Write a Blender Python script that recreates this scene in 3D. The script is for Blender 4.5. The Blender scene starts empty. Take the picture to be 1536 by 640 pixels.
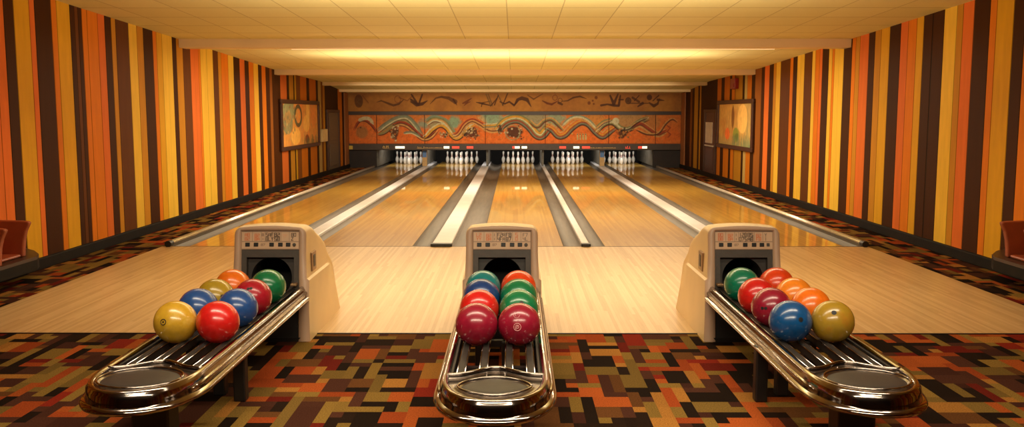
import bpy, bmesh, math, random
import numpy as np
from mathutils import Vector, Matrix
random.seed(7)
rng = np.random.default_rng(11)
S = bpy.context.scene
C = S.collection
PI = math.pi
F = 1360.0; CX = 772.0; HY = 170.0; H = 1.6
PIT = math.atan(150.0/F); CP = math.cos(PIT); SP = math.sin(PIT)

def yf(py, z=0.0):            # distance along the room of a level z seen at row py
    d = (H-z)*F/(CP*(py-HY)); return (d-(H-z)*SP)/CP
def yd(d, z=0.0):             # optical depth -> distance along the room
    return (d-(H-z)*SP)/CP

# ------------------------------------------------------------------ helpers
def lin(c):
    return tuple((v/255/12.92) if v/255 <= .04045 else ((v/255+.055)/1.055)**2.4 for v in c)

def mesh_obj(name, V, Fc, mat=None, parent=None, smooth=False, fcol=None, vcol=None, mats=None, midx=None):
    me = bpy.data.meshes.new(name)
    me.from_pydata([tuple(v) for v in V], [], [tuple(f) for f in Fc])
    for m in (mats or ([mat] if mat else [])): me.materials.append(m)
    if midx is not None: me.polygons.foreach_set('material_index', np.asarray(midx, dtype=np.int32))
    if fcol is not None:
        at = me.color_attributes.new('paint', 'FLOAT_COLOR', 'CORNER')
        cnt = np.array([len(f) for f in Fc])
        fc = np.repeat(np.asarray(fcol, dtype=np.float32), cnt, axis=0)
        at.data.foreach_set('color', np.concatenate([fc, np.ones((len(fc), 1), np.float32)], 1).ravel())
    if vcol is not None:
        at = me.color_attributes.new('paint', 'FLOAT_COLOR', 'POINT')
        vc = np.asarray(vcol, dtype=np.float32)
        at.data.foreach_set('color', np.concatenate([vc, np.ones((len(vc), 1), np.float32)], 1).ravel())
    if smooth: me.polygons.foreach_set('use_smooth', np.ones(len(me.polygons), dtype=bool))
    me.update()
    o = bpy.data.objects.new(name, me); C.objects.link(o)
    if parent: o.parent = parent
    return o

def bm_obj(name, bm, mat, parent=None, smooth=False, bevel=0, seg=2, autosm=False):
    bmesh.ops.recalc_face_normals(bm, faces=bm.faces)
    me = bpy.data.meshes.new(name); bm.to_mesh(me); bm.free()
    me.materials.append(mat)
    if smooth or autosm: me.polygons.foreach_set('use_smooth', np.ones(len(me.polygons), dtype=bool))
    o = bpy.data.objects.new(name, me); C.objects.link(o)
    if parent: o.parent = parent
    if bevel:
        b = o.modifiers.new('bevel', 'BEVEL'); b.width = bevel; b.segments = seg; b.limit_method = 'ANGLE'; b.angle_limit = .6
    if autosm:
        e = o.modifiers.new('edge', 'EDGE_SPLIT'); e.split_angle = .7
    return o

def add_box(bm, x0, x1, y0, y1, z0, z1, M=None):
    vs = [bm.verts.new((x, y, z)) for x in (x0, x1) for y in (y0, y1) for z in (z0, z1)]
    for f in ((0,1,3,2),(4,6,7,5),(0,4,5,1),(2,3,7,6),(0,2,6,4),(1,5,7,3)):
        bm.faces.new([vs[i] for i in f])
    if M is not None: bmesh.ops.transform(bm, matrix=M, verts=vs)
    return vs

def box(name, x0, x1, y0, y1, z0, z1, mat, parent=None, bevel=0):
    bm = bmesh.new(); add_box(bm, x0, x1, y0, y1, z0, z1)
    return bm_obj(name, bm, mat, parent, bevel=bevel)

def loft(rings, closed=True, caps=True):
    """rings: list of equal-length point lists -> verts, faces"""
    n = len(rings[0]); V = [p for r in rings for p in r]; Fc = []
    for i in range(len(rings)-1):
        for j in range(n if closed else n-1):
            k = (j+1) % n
            Fc.append((i*n+j, i*n+k, (i+1)*n+k, (i+1)*n+j))
    if caps and closed:
        Fc.append(tuple(range(n-1, -1, -1))); Fc.append(tuple((len(rings)-1)*n+j for j in range(n)))
    return V, Fc

def tube(pts, r, n=10):
    """round tube through pts (r number or list)"""
    rings = []; P = [Vector(p) for p in pts]
    for i, p in enumerate(P):
        t = (P[min(i+1, len(P)-1)]-P[max(i-1, 0)]).normalized()
        up = Vector((0, 0, 1)) if abs(t.z) < .95 else Vector((0, 1, 0))
        a = t.cross(up).normalized(); b = a.cross(t).normalized()
        rr = r[i] if isinstance(r, (list, tuple)) else r
        rings.append([p+a*math.cos(2*PI*k/n)*rr+b*math.sin(2*PI*k/n)*rr for k in range(n)])
    return loft(rings)

def lathe(prof, n=24):
    V = []; Fc = []
    for r, z in prof:
        for k in range(n): V.append((r*math.cos(2*PI*k/n), r*math.sin(2*PI*k/n), z))
    for i in range(len(prof)-1):
        for k in range(n): Fc.append((i*n+k, i*n+(k+1) % n, (i+1)*n+(k+1) % n, (i+1)*n+k))
    Fc.append(tuple(range(n-1, -1, -1))); Fc.append(tuple((len(prof)-1)*n+k for k in range(n)))
    return V, Fc

def tag(o, label=None, cat=None, group=None, kind=None):
    if label: o['label'] = label
    if cat: o['category'] = cat
    if group: o['group'] = group
    if kind: o['kind'] = kind
    return o
def struct(o, label, cat): return tag(o, label, cat, kind='structure')
def empty(name, loc, label, cat, group=None):
    o = bpy.data.objects.new(name, None); o.empty_display_size = .1; C.objects.link(o); o.location = loc
    return tag(o, label, cat, group)

# ------------------------------------------------------------------ materials
def new_mat(name):
    m = bpy.data.materials.new(name); m.use_nodes = True
    nt = m.node_tree; b = nt.nodes['Principled BSDF']
    return m, nt, b
def nd(nt, t, **kw):
    n = nt.nodes.new(t)
    for k, v in kw.items(): setattr(n, k, v)
    return n
def math_n(nt, op, a, b=None):
    n = nd(nt, 'ShaderNodeMath', operation=op)
    for i, v in enumerate((a, b)):
        if v is None: continue
        if isinstance(v, (int, float)): n.inputs[i].default_value = v
        else: nt.links.new(v, n.inputs[i])
    return n.outputs[0]
def mixc(nt, fac, a, b, mode='MIX'):
    n = nd(nt, 'ShaderNodeMix', data_type='RGBA', blend_type=mode)
    for s, v in ((0, fac), (6, a), (7, b)):
        if isinstance(v, (int, float)): n.inputs[s].default_value = v
        elif isinstance(v, tuple): n.inputs[s].default_value = (*v[:3], 1)
        else: nt.links.new(v, n.inputs[s])
    return n.outputs[2]
def noise(nt, scale, detail=3, rough=.5, vec=None, sx=None):
    n = nd(nt, 'ShaderNodeTexNoise'); n.inputs['Scale'].default_value = scale
    n.inputs['Detail'].default_value = detail; n.inputs['Roughness'].default_value = rough
    tc = nd(nt, 'ShaderNodeTexCoord')
    mp = nd(nt, 'ShaderNodeMapping'); nt.links.new(tc.outputs['Object'], mp.inputs['Vector'])
    if sx: mp.inputs['Scale'].default_value = sx
    nt.links.new(mp.outputs[0], n.inputs['Vector'])
    return n.outputs[0]
def ramp(nt, fac, stops, interp='LINEAR'):
    r = nd(nt, 'ShaderNodeValToRGB'); r.color_ramp.interpolation = interp
    e = r.color_ramp.elements
    while len(e) < len(stops): e.new(.5)
    for i, (p, c) in enumerate(stops): e[i].position = p; e[i].color = (*c[:3], 1)
    nt.links.new(fac, r.inputs[0]); return r.outputs[0]
def bump(nt, b, h, strength=.2, dist=.01):
    n = nd(nt, 'ShaderNodeBump'); n.inputs['Strength'].default_value = strength; n.inputs['Distance'].default_value = dist
    nt.links.new(h, n.inputs['Height']); nt.links.new(n.outputs[0], b.inputs['Normal'])

def plain(name, col, rough=.5, metal=0, coat=0, var=.12, vscale=8, bmp=0, bscale=120, emit=0, spec=.5, sx=None, coatr=.05):
    m, nt, b = new_mat(name)
    f = noise(nt, vscale, sx=sx)
    c0 = tuple(v*(1-var) for v in col); c1 = tuple(min(1, v*(1+var)) for v in col)
    nt.links.new(ramp(nt, f, [(.3, c0), (.7, c1)]), b.inputs['Base Color'])
    b.inputs['Roughness'].default_value = rough; b.inputs['Metallic'].default_value = metal
    b.inputs['Coat Weight'].default_value = coat; b.inputs['Coat Roughness'].default_value = coatr
    b.inputs['Specular IOR Level'].default_value = spec
    if bmp: bump(nt, b, noise(nt, bscale, 2), bmp, .004)
    if emit:
        b.inputs['Emission Color'].default_value = (*col, 1); b.inputs['Emission Strength'].default_value = emit
    return m

def painted(name, rough=.5, spec=.4, nv=.1, nscale=30, bmp=0, bscale=200, emit=0, sx=None):
    m, nt, b = new_mat(name)
    at = nd(nt, 'ShaderNodeVertexColor', layer_name='paint')
    f = noise(nt, nscale, 4, sx=sx)
    k = ramp(nt, f, [(.3, (1-nv,)*3), (.7, (1+nv,)*3)])
    nt.links.new(mixc(nt, 1.0, at.outputs[0], k, 'MULTIPLY'), b.inputs['Base Color'])
    b.inputs['Roughness'].default_value = rough; b.inputs['Specular IOR Level'].default_value = spec
    if bmp: bump(nt, b, noise(nt, bscale, 2), bmp, .004)
    if emit:
        nt.links.new(at.outputs[0], b.inputs['Emission Color']); b.inputs['Emission Strength'].default_value = emit
    return m

def wood_boards(name, c_lo, c_mid, c_hi, w=.027, rough=.2, coat=.5, coatr=.04, seam=.86, spec=.5):
    m, nt, b = new_mat(name)
    tc = nd(nt, 'ShaderNodeTexCoord'); sp = nd(nt, 'ShaderNodeSeparateXYZ'); nt.links.new(tc.outputs['Object'], sp.inputs[0])
    u = math_n(nt, 'DIVIDE', sp.outputs[0], w)
    idx = math_n(nt, 'FLOOR', u); fr = math_n(nt, 'FRACT', u)
    wn = nd(nt, 'ShaderNodeTexWhiteNoise', noise_dimensions='1D'); nt.links.new(idx, wn.inputs['W'])
    yo = math_n(nt, 'ADD', math_n(nt, 'DIVIDE', sp.outputs[1], 1.7), math_n(nt, 'MULTIPLY', wn.outputs[0], 7.0))
    wn2 = nd(nt, 'ShaderNodeTexWhiteNoise', noise_dimensions='2D')
    cb = nd(nt, 'ShaderNodeCombineXYZ'); nt.links.new(idx, cb.inputs[0]); nt.links.new(math_n(nt, 'FLOOR', yo), cb.inputs[1])
    nt.links.new(cb.outputs[0], wn2.inputs['Vector'])
    g = noise(nt, 3.0, 5, .65, sx=(55, 1.3, 1))
    big = noise(nt, .8, 3, .5, sx=(1.5, .5, 1))
    v = math_n(nt, 'ADD', math_n(nt, 'MULTIPLY', wn2.outputs[0], .42), math_n(nt, 'MULTIPLY', g, .58))
    col = ramp(nt, v, [(.2, c_lo), (.5, c_mid), (.8, c_hi)])
    col = mixc(nt, .35, col, ramp(nt, big, [(.3, (.78, .72, .66)), (.7, (1.06, 1.04, 1.0))]), 'MULTIPLY')
    edge = math_n(nt, 'LESS_THAN', math_n(nt, 'ABSOLUTE', math_n(nt, 'SUBTRACT', fr, .5)), .46)
    sm = ramp(nt, edge, [(0, (seam,)*3), (1, (1, 1, 1))])
    nt.links.new(mixc(nt, 1.0, col, sm, 'MULTIPLY'), b.inputs['Base Color'])
    b.inputs['Roughness'].default_value = rough; b.inputs['Specular IOR Level'].default_value = spec
    b.inputs['Coat Weight'].default_value = coat; b.inputs['Coat Roughness'].default_value = coatr
    return m

M = {}
M['approach'] = wood_boards('approach_wood', lin((180, 143, 93)), lin((195, 160, 110)), lin((207, 174, 125)), rough=.42, coat=.16, coatr=.22, spec=.35)
M['lane'] = wood_boards('lane_wood', lin((184, 136, 54)), lin((202, 156, 66)), lin((214, 170, 82)), rough=.3, coat=.62, coatr=.024)
M['gutter'] = plain('gutter_plastic', lin((92, 82, 70)), .48, var=.2, vscale=4, sx=(6, .4, 6))
M['capping'] = plain('capping_paint', lin((214, 210, 210)), .35, var=.06, vscale=3)
M['rail_white'] = plain('edge_rail_metal', lin((215, 206, 190)), .28, metal=.55, var=.08)
M['black'] = plain('black_plastic', lin((26, 23, 21)), .42, var=.25)
M['void'] = plain('pit_dark', lin((16, 12, 10)), .8, var=.3)
M['brick'] = plain('pit_side_brown', lin((26, 13, 7)), .7, var=.35, vscale=5)
M['baseboard'] = plain('baseboard_black', lin((20, 14, 10)), .7, spec=.2, var=.3, vscale=6)
M['beam'] = plain('beam_paint', lin((230, 204, 156)), .7, var=.05, vscale=1.5)
M['chrome'] = plain('chrome', lin((158, 149, 143)), .12, metal=1, var=.10, vscale=14)
M['chrome_dull'] = plain('worn_chrome', lin((132, 121, 112)), .26, metal=1, var=.2, vscale=25, sx=(2, .3, 2))
M['slat'] = plain('slat_dark_metal', lin((40, 34, 30)), .6, metal=.3, var=.25, vscale=20)
M['pad'] = plain('pad_vinyl', lin((38, 32, 28)), .48, var=.22, vscale=14, bmp=.25, bscale=160, sx=(1, 5, 1))
M['shell'] = plain('hood_cream', lin((222, 192, 140)), .42, var=.05, vscale=4, bmp=.06, bscale=260)
M['frame'] = plain('hood_front_tan', lin((188, 156, 128)), .4, var=.06, vscale=5, bmp=.05, bscale=260)
M['bezel'] = plain('bezel_grey', lin((70, 62, 54)), .5, var=.15, vscale=18, bmp=.2, bscale=220)
M['bezel_in'] = plain('recess_grey', lin((46, 40, 35)), .5, var=.2, vscale=18)
M['hole'] = plain('finger_hole_black', lin((10, 8, 8)), .6)
M['lock'] = plain('lock_plate_brass', lin((150, 118, 82)), .38, metal=.6, var=.15)
M['pin'] = plain('pin_white', lin((240, 236, 228)), .22, var=.03, coat=.4)
M['pinred'] = plain('pin_red', lin((150, 30, 34)), .3)
M['kick'] = plain('kickback_grey', lin((96, 92, 84)), .5, var=.3, vscale=5)
M['post'] = plain('post_tan', lin((176, 142, 92)), .5)
M['blue'] = plain('post_blue', lin((70, 110, 165)), .5)
M['trimdark'] = plain('mask_trim', lin((52, 36, 26)), .45, var=.2, vscale=20, sx=(.3, 1, 3))
M['bar'] = plain('mask_bar', lin((58, 44, 35)), .45, var=.15)
M['frame_wood'] = plain('picture_frame_wood', lin((62, 32, 20)), .4, var=.2, vscale=8)
M['corner'] = plain('corner_post', lin((140, 84, 38)), .6, var=.15, sx=(1, 1, .2))
M['door'] = plain('door_brown', lin((84, 66, 46)), .5, var=.1)
M['door_red'] = plain('door_darkred', lin((72, 40, 32)), .4, var=.12)
M['door_frame'] = plain('door_frame_brown', lin((58, 32, 18)), .5, var=.15)
M['paper'] = plain('pale_glass', lin((196, 186, 168)), .3)
M['cream'] = plain('cream_box', lin((200, 172, 118)), .5)
M['red'] = plain('alarm_red', lin((130, 24, 16)), .35)
M['vinyl'] = plain('redbrown_vinyl', lin((150, 70, 40)), .45, var=.12, vscale=7, bmp=.1)
M['bench'] = plain('bench_wood', lin((58, 34, 22)), .4, var=.2, vscale=4, sx=(3, .5, 1))
M['gold'] = plain('gold_letters', lin((190, 150, 80)), .5, emit=.12)
M['lit_white'] = plain('lit_white', lin((255, 236, 205)), .5, emit=1.3, var=.02)
M['lit_red'] = plain('lit_red', lin((226, 70, 52)), .5, emit=.75, var=.1)
M['lit_yellow'] = plain('sign_yellow', lin((176, 142, 48)), .5, emit=.08)
M['tube'] = plain('light_tube', (1, .76, .38), .5, emit=.7, var=0)
M['backwall'] = plain('rear_wall_brown', lin((96, 62, 36)), .7)
M['wall'] = painted('striped_panelling', rough=.6, spec=.1, nv=.06, nscale=5, sx=(1, 3, .5), bmp=.12, bscale=140)
M['carpet'] = painted('patchwork_carpet', rough=1.0, spec=.03, nv=.34, nscale=130, bmp=.6, bscale=420)
M['art'] = painted('mural_paint', rough=.6, spec=.25, nv=.12, nscale=9)
M['display'] = painted('display_print', rough=.4, spec=.4, nv=.03, nscale=6)

# ceiling tiles
def ceiling_mat():
    m, nt, b = new_mat('ceiling_tiles')
    tc = nd(nt, 'ShaderNodeTexCoord'); sp = nd(nt, 'ShaderNodeSeparateXYZ'); nt.links.new(tc.outputs['Object'], sp.inputs[0])
    masks = []; cells = []
    for ax, w, off in ((0, .63, .09), (1, .76, .18)):
        u = math_n(nt, 'DIVIDE', math_n(nt, 'ADD', sp.outputs[ax], off), w)
        fr = math_n(nt, 'FRACT', u); cells.append(math_n(nt, 'FLOOR', u))
        a = math_n(nt, 'ABSOLUTE', math_n(nt, 'SUBTRACT', fr, .5))
        masks.append(math_n(nt, 'GREATER_THAN', a, .5-(.006 if ax == 0 else .016)/w))
    ln = math_n(nt, 'MAXIMUM', math_n(nt, 'MULTIPLY', masks[0], 1.0), math_n(nt, 'MULTIPLY', masks[1], .75))
    cb = nd(nt, 'ShaderNodeCombineXYZ'); nt.links.new(cells[0], cb.inputs[0]); nt.links.new(cells[1], cb.inputs[1])
    wn = nd(nt, 'ShaderNodeTexWhiteNoise', noise_dimensions='2D'); nt.links.new(cb.outputs[0], wn.inputs['Vector'])
    base = ramp(nt, wn.outputs[0], [(0, lin((222, 210, 146))), (1, lin((228, 217, 154)))])
    sp2 = noise(nt, 40, 3); base = mixc(nt, .2, base, ramp(nt, sp2, [(.3, (.85,)*3), (.7, (1.05,)*3)]), 'MULTIPLY')
    nt.links.new(mixc(nt, math_n(nt, 'MULTIPLY', ln, .45), base, lin((120, 84, 44))), b.inputs['Base Color'])
    b.inputs['Roughness'].default_value = .75; b.inputs['Specular IOR Level'].default_value = .2
    return m
M['ceiling'] = ceiling_mat()

# ------------------------------------------------------------------ room
XW = 4.93
YB = -3.0            # wall behind the viewer
YM = yd(26.8, 1.0)   # front of the masking unit
Y_APP = yf(500)      # near edge of the approach
Y_FOUL = yf(369.5)   # foul line
Y_END = 30.2
def ceil_z(y):
    P = [(-4, 3.29), (9.69, 2.815), (13.3, 2.69), (18.5, 2.50), (23.2, 2.41), (27.0, 2.19), (32, 2.0)]
    return float(np.interp(y, [p[0] for p in P], [p[1] for p in P]))

ys = [YB, 9.69, 13.3, 18.5, 23.2, YM+.05]
V = []; Fc = []
for y in ys: V += [(-XW-.05, y, ceil_z(y)), (XW+.05, y, ceil_z(y))]
for i in range(len(ys)-1): Fc.append((2*i, 2*i+2, 2*i+3, 2*i+1))
struct(mesh_obj('ceiling', V, Fc, M['ceiling']), 'cream tiled ceiling sloping down towards the lanes end', 'ceiling')
for i, (px, drop, th) in enumerate(((268, .125, .3), (411, .105, .28), (483, .085, .25), (508, .07, .22))):
    y0 = yd(XW*F/(CX-px), 2.4); z = ceil_z(y0)
    struct(box('trim_%d' % (i+1), -XW, XW, y0, y0+th, z-drop, z+.02, M['beam'], bevel=.008),
           ['broad cream ceiling beam nearest the viewer', 'second cream ceiling beam from the viewer',
            'third cream ceiling beam from the viewer', 'farthest thin cream ceiling beam before the frieze'][i], 'beam')
YBEAM = yd(XW*F/(CX-268), 2.4)

# striped walls
COL = {'y': lin((218, 162, 36)), 'Y': lin((236, 190, 66)), 'o': lin((198, 136, 36)), 'O': lin((220, 124, 24)),
       'R': lin((222, 114, 46)), 'd': lin((66, 33, 6)), 'D': lin((100, 56, 20)), 'b': lin((140, 82, 30)), 'r': lin((170, 66, 30)),
       'k': lin((40, 22, 9)), 'p': lin((206, 172, 98))}
L_ST = [(-60,'R'),(0,'R'),(14,'d'),(29,'y'),(52,'R'),(60,'d'),(84.5,'O'),(92.5,'y'),(112,'d'),(119,'D'),(124,'d'),(129.5,'O'),(137,'O'),(152.5,'R'),
        (163,'d'),(172.5,'o'),(179,'D'),(198,'Y'),(210,'o'),(219.5,'d'),(233.5,'O'),(239,'y'),(247,'Y'),(262,'d'),(268,'o'),
        (277.5,'D'),(288.5,'R'),(300.5,'O'),(303.5,'Y'),(312.5,'Y'),(322,'D'),(329.5,'o'),(334,'O'),(344.5,'Y'),(352.5,'d'),(361.5,'R'),
        (369,'d'),(375,'O'),(382,'Y'),(389,'d'),(394,'O'),(400,'d'),(405.5,'b'),(409.5,'d'),(421.5,'R'),(431,'d'),(434.5,'o'),(441,'k'),(442.5,'y'),
        (445,'b'),(451,'O'),(460.5,'d'),(464.5,'O'),(474.5,'d'),(477.5,'p'),(482,'b'),(484.5,'o'),(487.5,'d'),(507,'O'),(513,'d')]
R_ST = [(1031,'d'),(1035,'b'),(1038,'d'),(1041,'o'),(1046.5,'d'),(1049,'o'),(1051,'d'),(1075,'O'),(1081,'d'),(1085.5,'O'),(1093.5,'d'),(1096.5,'O'),(1101,'b'),
        (1102,'o'),(1112.5,'d'),(1115.5,'p'),(1119.5,'O'),(1126,'d'),(1131,'b'),(1140.5,'d'),(1145,'R'),(1152,'d'),(1158,'o'),(1162,'Y'),
        (1168.5,'D'),(1182.5,'O'),(1187,'d'),(1193,'Y'),(1203.5,'D'),(1215,'Y'),(1219.5,'O'),(1226,'R'),(1230,'d'),(1239.5,'Y'),
        (1244.5,'O'),(1248,'Y'),(1261.5,'d'),(1273.5,'O'),(1279,'o'),(1285,'R'),(1298,'d'),(1307,'o'),(1316,'y'),(1328.5,'d'),(1344.5,'R'),
        (1355.5,'O'),(1368,'y'),(1378,'d'),(1391,'k'),(1392,'d'),(1408,'Y'),(1426.5,'o'),(1435.5,'R'),(1451.5,'d'),(1475,'O'),(1485,'y'),
        (1510,'d'),(1527,'O'),(1560,'o')]
def make_wall(side):
    st = L_ST if side < 0 else R_ST[::-1]
    segs = []                                    # (y0, y1, col) from near to far
    if side < 0:
        for i, (px, c) in enumerate(st):
            y0 = yd(XW*F/(CX-px), 1.45); nx = st[i+1][0] if i+1 < len(st) else None
            segs.append([y0, yd(XW*F/(CX-nx), 1.45) if nx is not None else Y_END, c])
    else:
        for i, (px, c) in enumerate(st):
            y1 = yd(XW*F/(px-CX), 1.45) if i < len(st)-1 else Y_END
            y0 = yd(XW*F/(st[i-1][0]-CX), 1.45) if i > 0 else 7.9
            segs.append([y0, y1, c])
    y = segs[0][0]; pat = 'dyORdoYdObR'; i = 0
    pre = []
    while y > YB:
        w = .12+.2*random.random(); pre.append([max(YB, y-w), y, pat[i % len(pat)]]); y -= w; i += 1
    segs = pre[::-1]+segs
    V = []; Fc = []; fc = []
    def quad(ya, yb, xa, xb, col):
        if yb-ya < .002: return
        n = len(V)
        V.extend([(xa, ya, 0), (xb, yb, 0), (xb, yb, ceil_z(yb)+.03), (xa, ya, ceil_z(ya)+.03)])
        Fc.append((n, n+1, n+2, n+3)); fc.append(col)
    x = side*XW
    for y0, y1, c in segs:
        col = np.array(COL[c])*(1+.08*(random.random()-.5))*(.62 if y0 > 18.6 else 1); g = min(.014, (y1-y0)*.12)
        quad(y0, y0+g, x+side*.006, x, col*.45)
        n = 2 if (y1-y0) > .35 and c not in 'dDk' else 1
        ya = y0+g
        for k in range(n):
            yb = ya+(y1-y0-g)/n
            if k: quad(ya, ya+.008, x, x, col*.7); quad(ya+.008, yb, x, x, col*(1+.05*(random.random()-.3)))
            else: quad(ya, yb, x, x, col)
            ya = yb
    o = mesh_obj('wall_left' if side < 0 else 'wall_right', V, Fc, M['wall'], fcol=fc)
    struct(o, ('left' if side < 0 else 'right')+' wall of vertical yellow, orange and brown striped panelling', 'wall')
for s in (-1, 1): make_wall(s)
struct(box('wall_back', -XW-.1, XW+.1, YB-.1, YB, -.1, 3.4, M['backwall']), 'plain brown wall behind the viewer', 'wall')
struct(box('wall_front', -XW-.1, XW+.1, 31.6, 31.7, -.2, 2.4, M['void']), 'dark wall at the back of the pin pits', 'wall')
for s, nm in ((-1, 'left'), (1, 'right')):
    x0, x1 = sorted((s*XW, s*(XW-.05)))
    struct(box('baseboard_'+nm, x0, x1, YB, YM, 0, .115, M['baseboard'], bevel=.008), 'black kerb board along the foot of the %s striped wall' % nm, 'baseboard')
    xa, xb = sorted((s*XW, s*(XW-.035)))
    struct(box('trim_%d' % (5 if s < 0 else 6), xa, xb, YM-.62, YM-.06, 0, ceil_z(YM-.3)-.01, M['corner'], bevel=.01), 'brown corner post in the far %s corner of the room' % nm, 'trim')

# carpet: patchwork of woven rectangles
PAL = [lin((150, 116, 54)), lin((134, 104, 50)), lin((38, 26, 18)), lin((44, 29, 20)), lin((86, 50, 36)), lin((78, 44, 32)), lin((188, 92, 40)), lin((172, 76, 34)),
       lin((112, 70, 36)), lin((118, 36, 24)), lin((150, 46, 28)), lin((184, 124, 56))]
PW = np.array([.15, .10, .13, .09, .12, .09, .09, .06, .07, .045, .025, .075]); PW /= PW.sum()
def patchwork(x0, x1, y0, y1, V, Fc, fc, cx=.068, cy=.088):
    nx = int(math.ceil((x1-x0)/cx)); ny = int(math.ceil((y1-y0)/cy))
    occ = np.zeros((ny, nx), bool)
    for j in range(ny):
        for i in range(nx):
            if occ[j, i]: continue
            if random.random() < .6: w = random.choice((1, 2, 2, 3, 3)); h = random.choice((1, 1, 2))
            else: w = random.choice((1, 1, 2)); h = random.choice((2, 3, 3, 4))
            ww = 0
            while ww < w and i+ww < nx and not occ[j, i+ww]: ww += 1
            hh = 1
            while hh < h and j+hh < ny and not occ[j+hh, i:i+ww].any(): hh += 1
            occ[j:j+hh, i:i+ww] = True
            n = len(V); a = x0+i*cx; b = min(x1, a+ww*cx); c = y0+j*cy; d = min(y1, c+hh*cy)
            V.extend([(a, c, 0), (b, c, 0), (b, d, 0), (a, d, 0)]); Fc.append((n, n+1, n+2, n+3))
            fc.append(np.array(PAL[rng.choice(len(PAL), p=PW)])*(.53+.14*random.random()))
V, Fc, fc = [], [], []
XA = 4.27
patchwork(-XW, XW, YB, Y_APP-.012, V, Fc, fc)
patchwork(-XW, -XA, Y_APP, YM, V, Fc, fc)
patchwork(XA, XW, Y_APP, YM, V, Fc, fc)
struct(mesh_obj('floor', V, Fc, M['carpet'], fcol=fc), 'carpet of olive, orange, red and black woven rectangles', 'carpet')
struct(box('trim_7', -XA, XA, Y_APP-.014, Y_APP, -.05, .006, M['black']), 'thin dark strip between carpet and wooden approach', 'trim')
struct(box('floor_approach', -XA, XA, Y_APP, Y_FOUL, -.06, 0.0, M['approach']), 'pale polished wooden approach between carpet and foul line', 'floor')
struct(box('floor_base', -XW, XW, Y_FOUL, 31.6, -.2, -.14, M['void']), 'dark sub floor under lanes and pits', 'floor')
struct(box('trim_8', -XA, XA, Y_FOUL-.004, Y_FOUL+.014, -.05, .0015, M['brick']), 'thin dark foul line across the lanes', 'trim')

# ------------------------------------------------------------------ lanes and gutters
def xfoul(px): return (px-CX)*H*F/(CP*199.5)/F
LANES = [(xfoul(a), xfoul(b)) for a, b in ((284, 404), (473, 618), (722, 845), (908, 1059), (1132, 1265))]
ORD = ['leftmost', 'second from left', 'middle', 'second from right', 'rightmost']
for i, (a, b) in enumerate(LANES):
    tag(box('bowling_lane', a, b, Y_FOUL+.014, Y_END, -.06, 0, M['lane']), 'glossy golden wooden bowling lane, the %s of five' % ORD[i], 'bowling lane', 'bowling lanes')

def trough(x0, x1, y0, y1, depth):
    n = 12; rings = []
    for y in (y0, y1):
        top = [(x0+(x1-x0)*k/n, y, -.004-depth*math.sin(PI*k/n)**.75) for k in range(n+1)]
        rings.append(top+[(x1, y, -.12), (x0, y, -.12)])
    return loft(rings)
def cap_profile(x0, x1, y0, y1, zt):
    r = min(.015, (x1-x0)*.25)
    prof = [(x0, -.11), (x0, zt-r)]+[(x0+r-r*math.cos(t), zt-r+r*math.sin(t)) for t in (PI/6, PI/3, PI/2)]
    prof += [(x1-r+r*math.sin(t), zt-r+r*math.cos(t)) for t in (0, PI/6, PI/3)]+[(x1, zt-r), (x1, -.11)]
    return loft([[(x, y, z) for x, z in prof] for y in (y0, y1)])
DIV = [(404, 431, 455, 473), (618, 647, 677, 722), (845, 873, 885, 908), (1059, 1081, 1107, 1132)]
DL = ['between leftmost lane and its neighbour', 'left of the middle lane', 'right of the middle lane', 'between rightmost lane and its neighbour']
GEND = 29.9
for i, p in enumerate(DIV):
    x = [xfoul(v) for v in p]
    t = empty('lane_divider', ((x[0]+x[3])/2, Y_FOUL, 0), ('narrow' if i == 2 else 'broad' if i == 1 else 'white topped')+' gutter divider with white capping '+DL[i], 'lane divider', 'gutter dividers between the lanes')
    ox = (x[0]+x[3])/2; y0 = .02; y1 = GEND-Y_FOUL
    for a, b in ((x[0], x[1]), (x[2], x[3])):
        v, f = trough(a-ox+.002, b-ox-.002, y0, y1, min(.075, (b-a)*.33)); mesh_obj('gutter', v, f, M['gutter'], t, smooth=False)
    v, f = cap_profile(x[1]-ox, x[2]-ox, y0+.06, y1, .03); mesh_obj('capping', v, f, M['capping'], t)
    bm = bmesh.new(); add_box(bm, x[1]-ox-.008, x[2]-ox+.008, -.03, .07, -.02, .036); add_box(bm, x[1]-ox+.01, x[2]-ox-.01, -.045, -.03, 0, .02)
    bm_obj('end_bracket', bm, M['black'], t, bevel=.006)
for s in (-1, 1):
    a, b = (xfoul(250), xfoul(284)) if s < 0 else (xfoul(1265), xfoul(1299))
    ox = (a+b)/2
    t = empty('edge_gutter', (ox, Y_FOUL, 0), 'grey edge gutter with pale round rail beside the %s lane and carpet' % ('leftmost' if s < 0 else 'rightmost'), 'gutter', 'edge gutters')
    v, f = trough(a-ox+(.06 if s < 0 else 0), b-ox-(.06 if s > 0 else 0), 0.02, GEND-Y_FOUL, .07); mesh_obj('gutter', v, f, M['gutter'], t)
    xr = (a-ox+.03) if s < 0 else (b-ox-.03)
    v, f = tube([(xr, -.0, .035), (xr, GEND-Y_FOUL, .035)], .034, 16); mesh_obj('rail', v, f, M['rail_white'], t, smooth=True)
    box('rail_support', xr-.034, xr+.034, 0.0, GEND-Y_FOUL, -.11, .03, M['gutter'], t)
    v, f = tube([(xr, -.05, .034), (xr, .05, .034)], .04, 16); mesh_obj('end_cap', v, f, M['black'], t)

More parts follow.
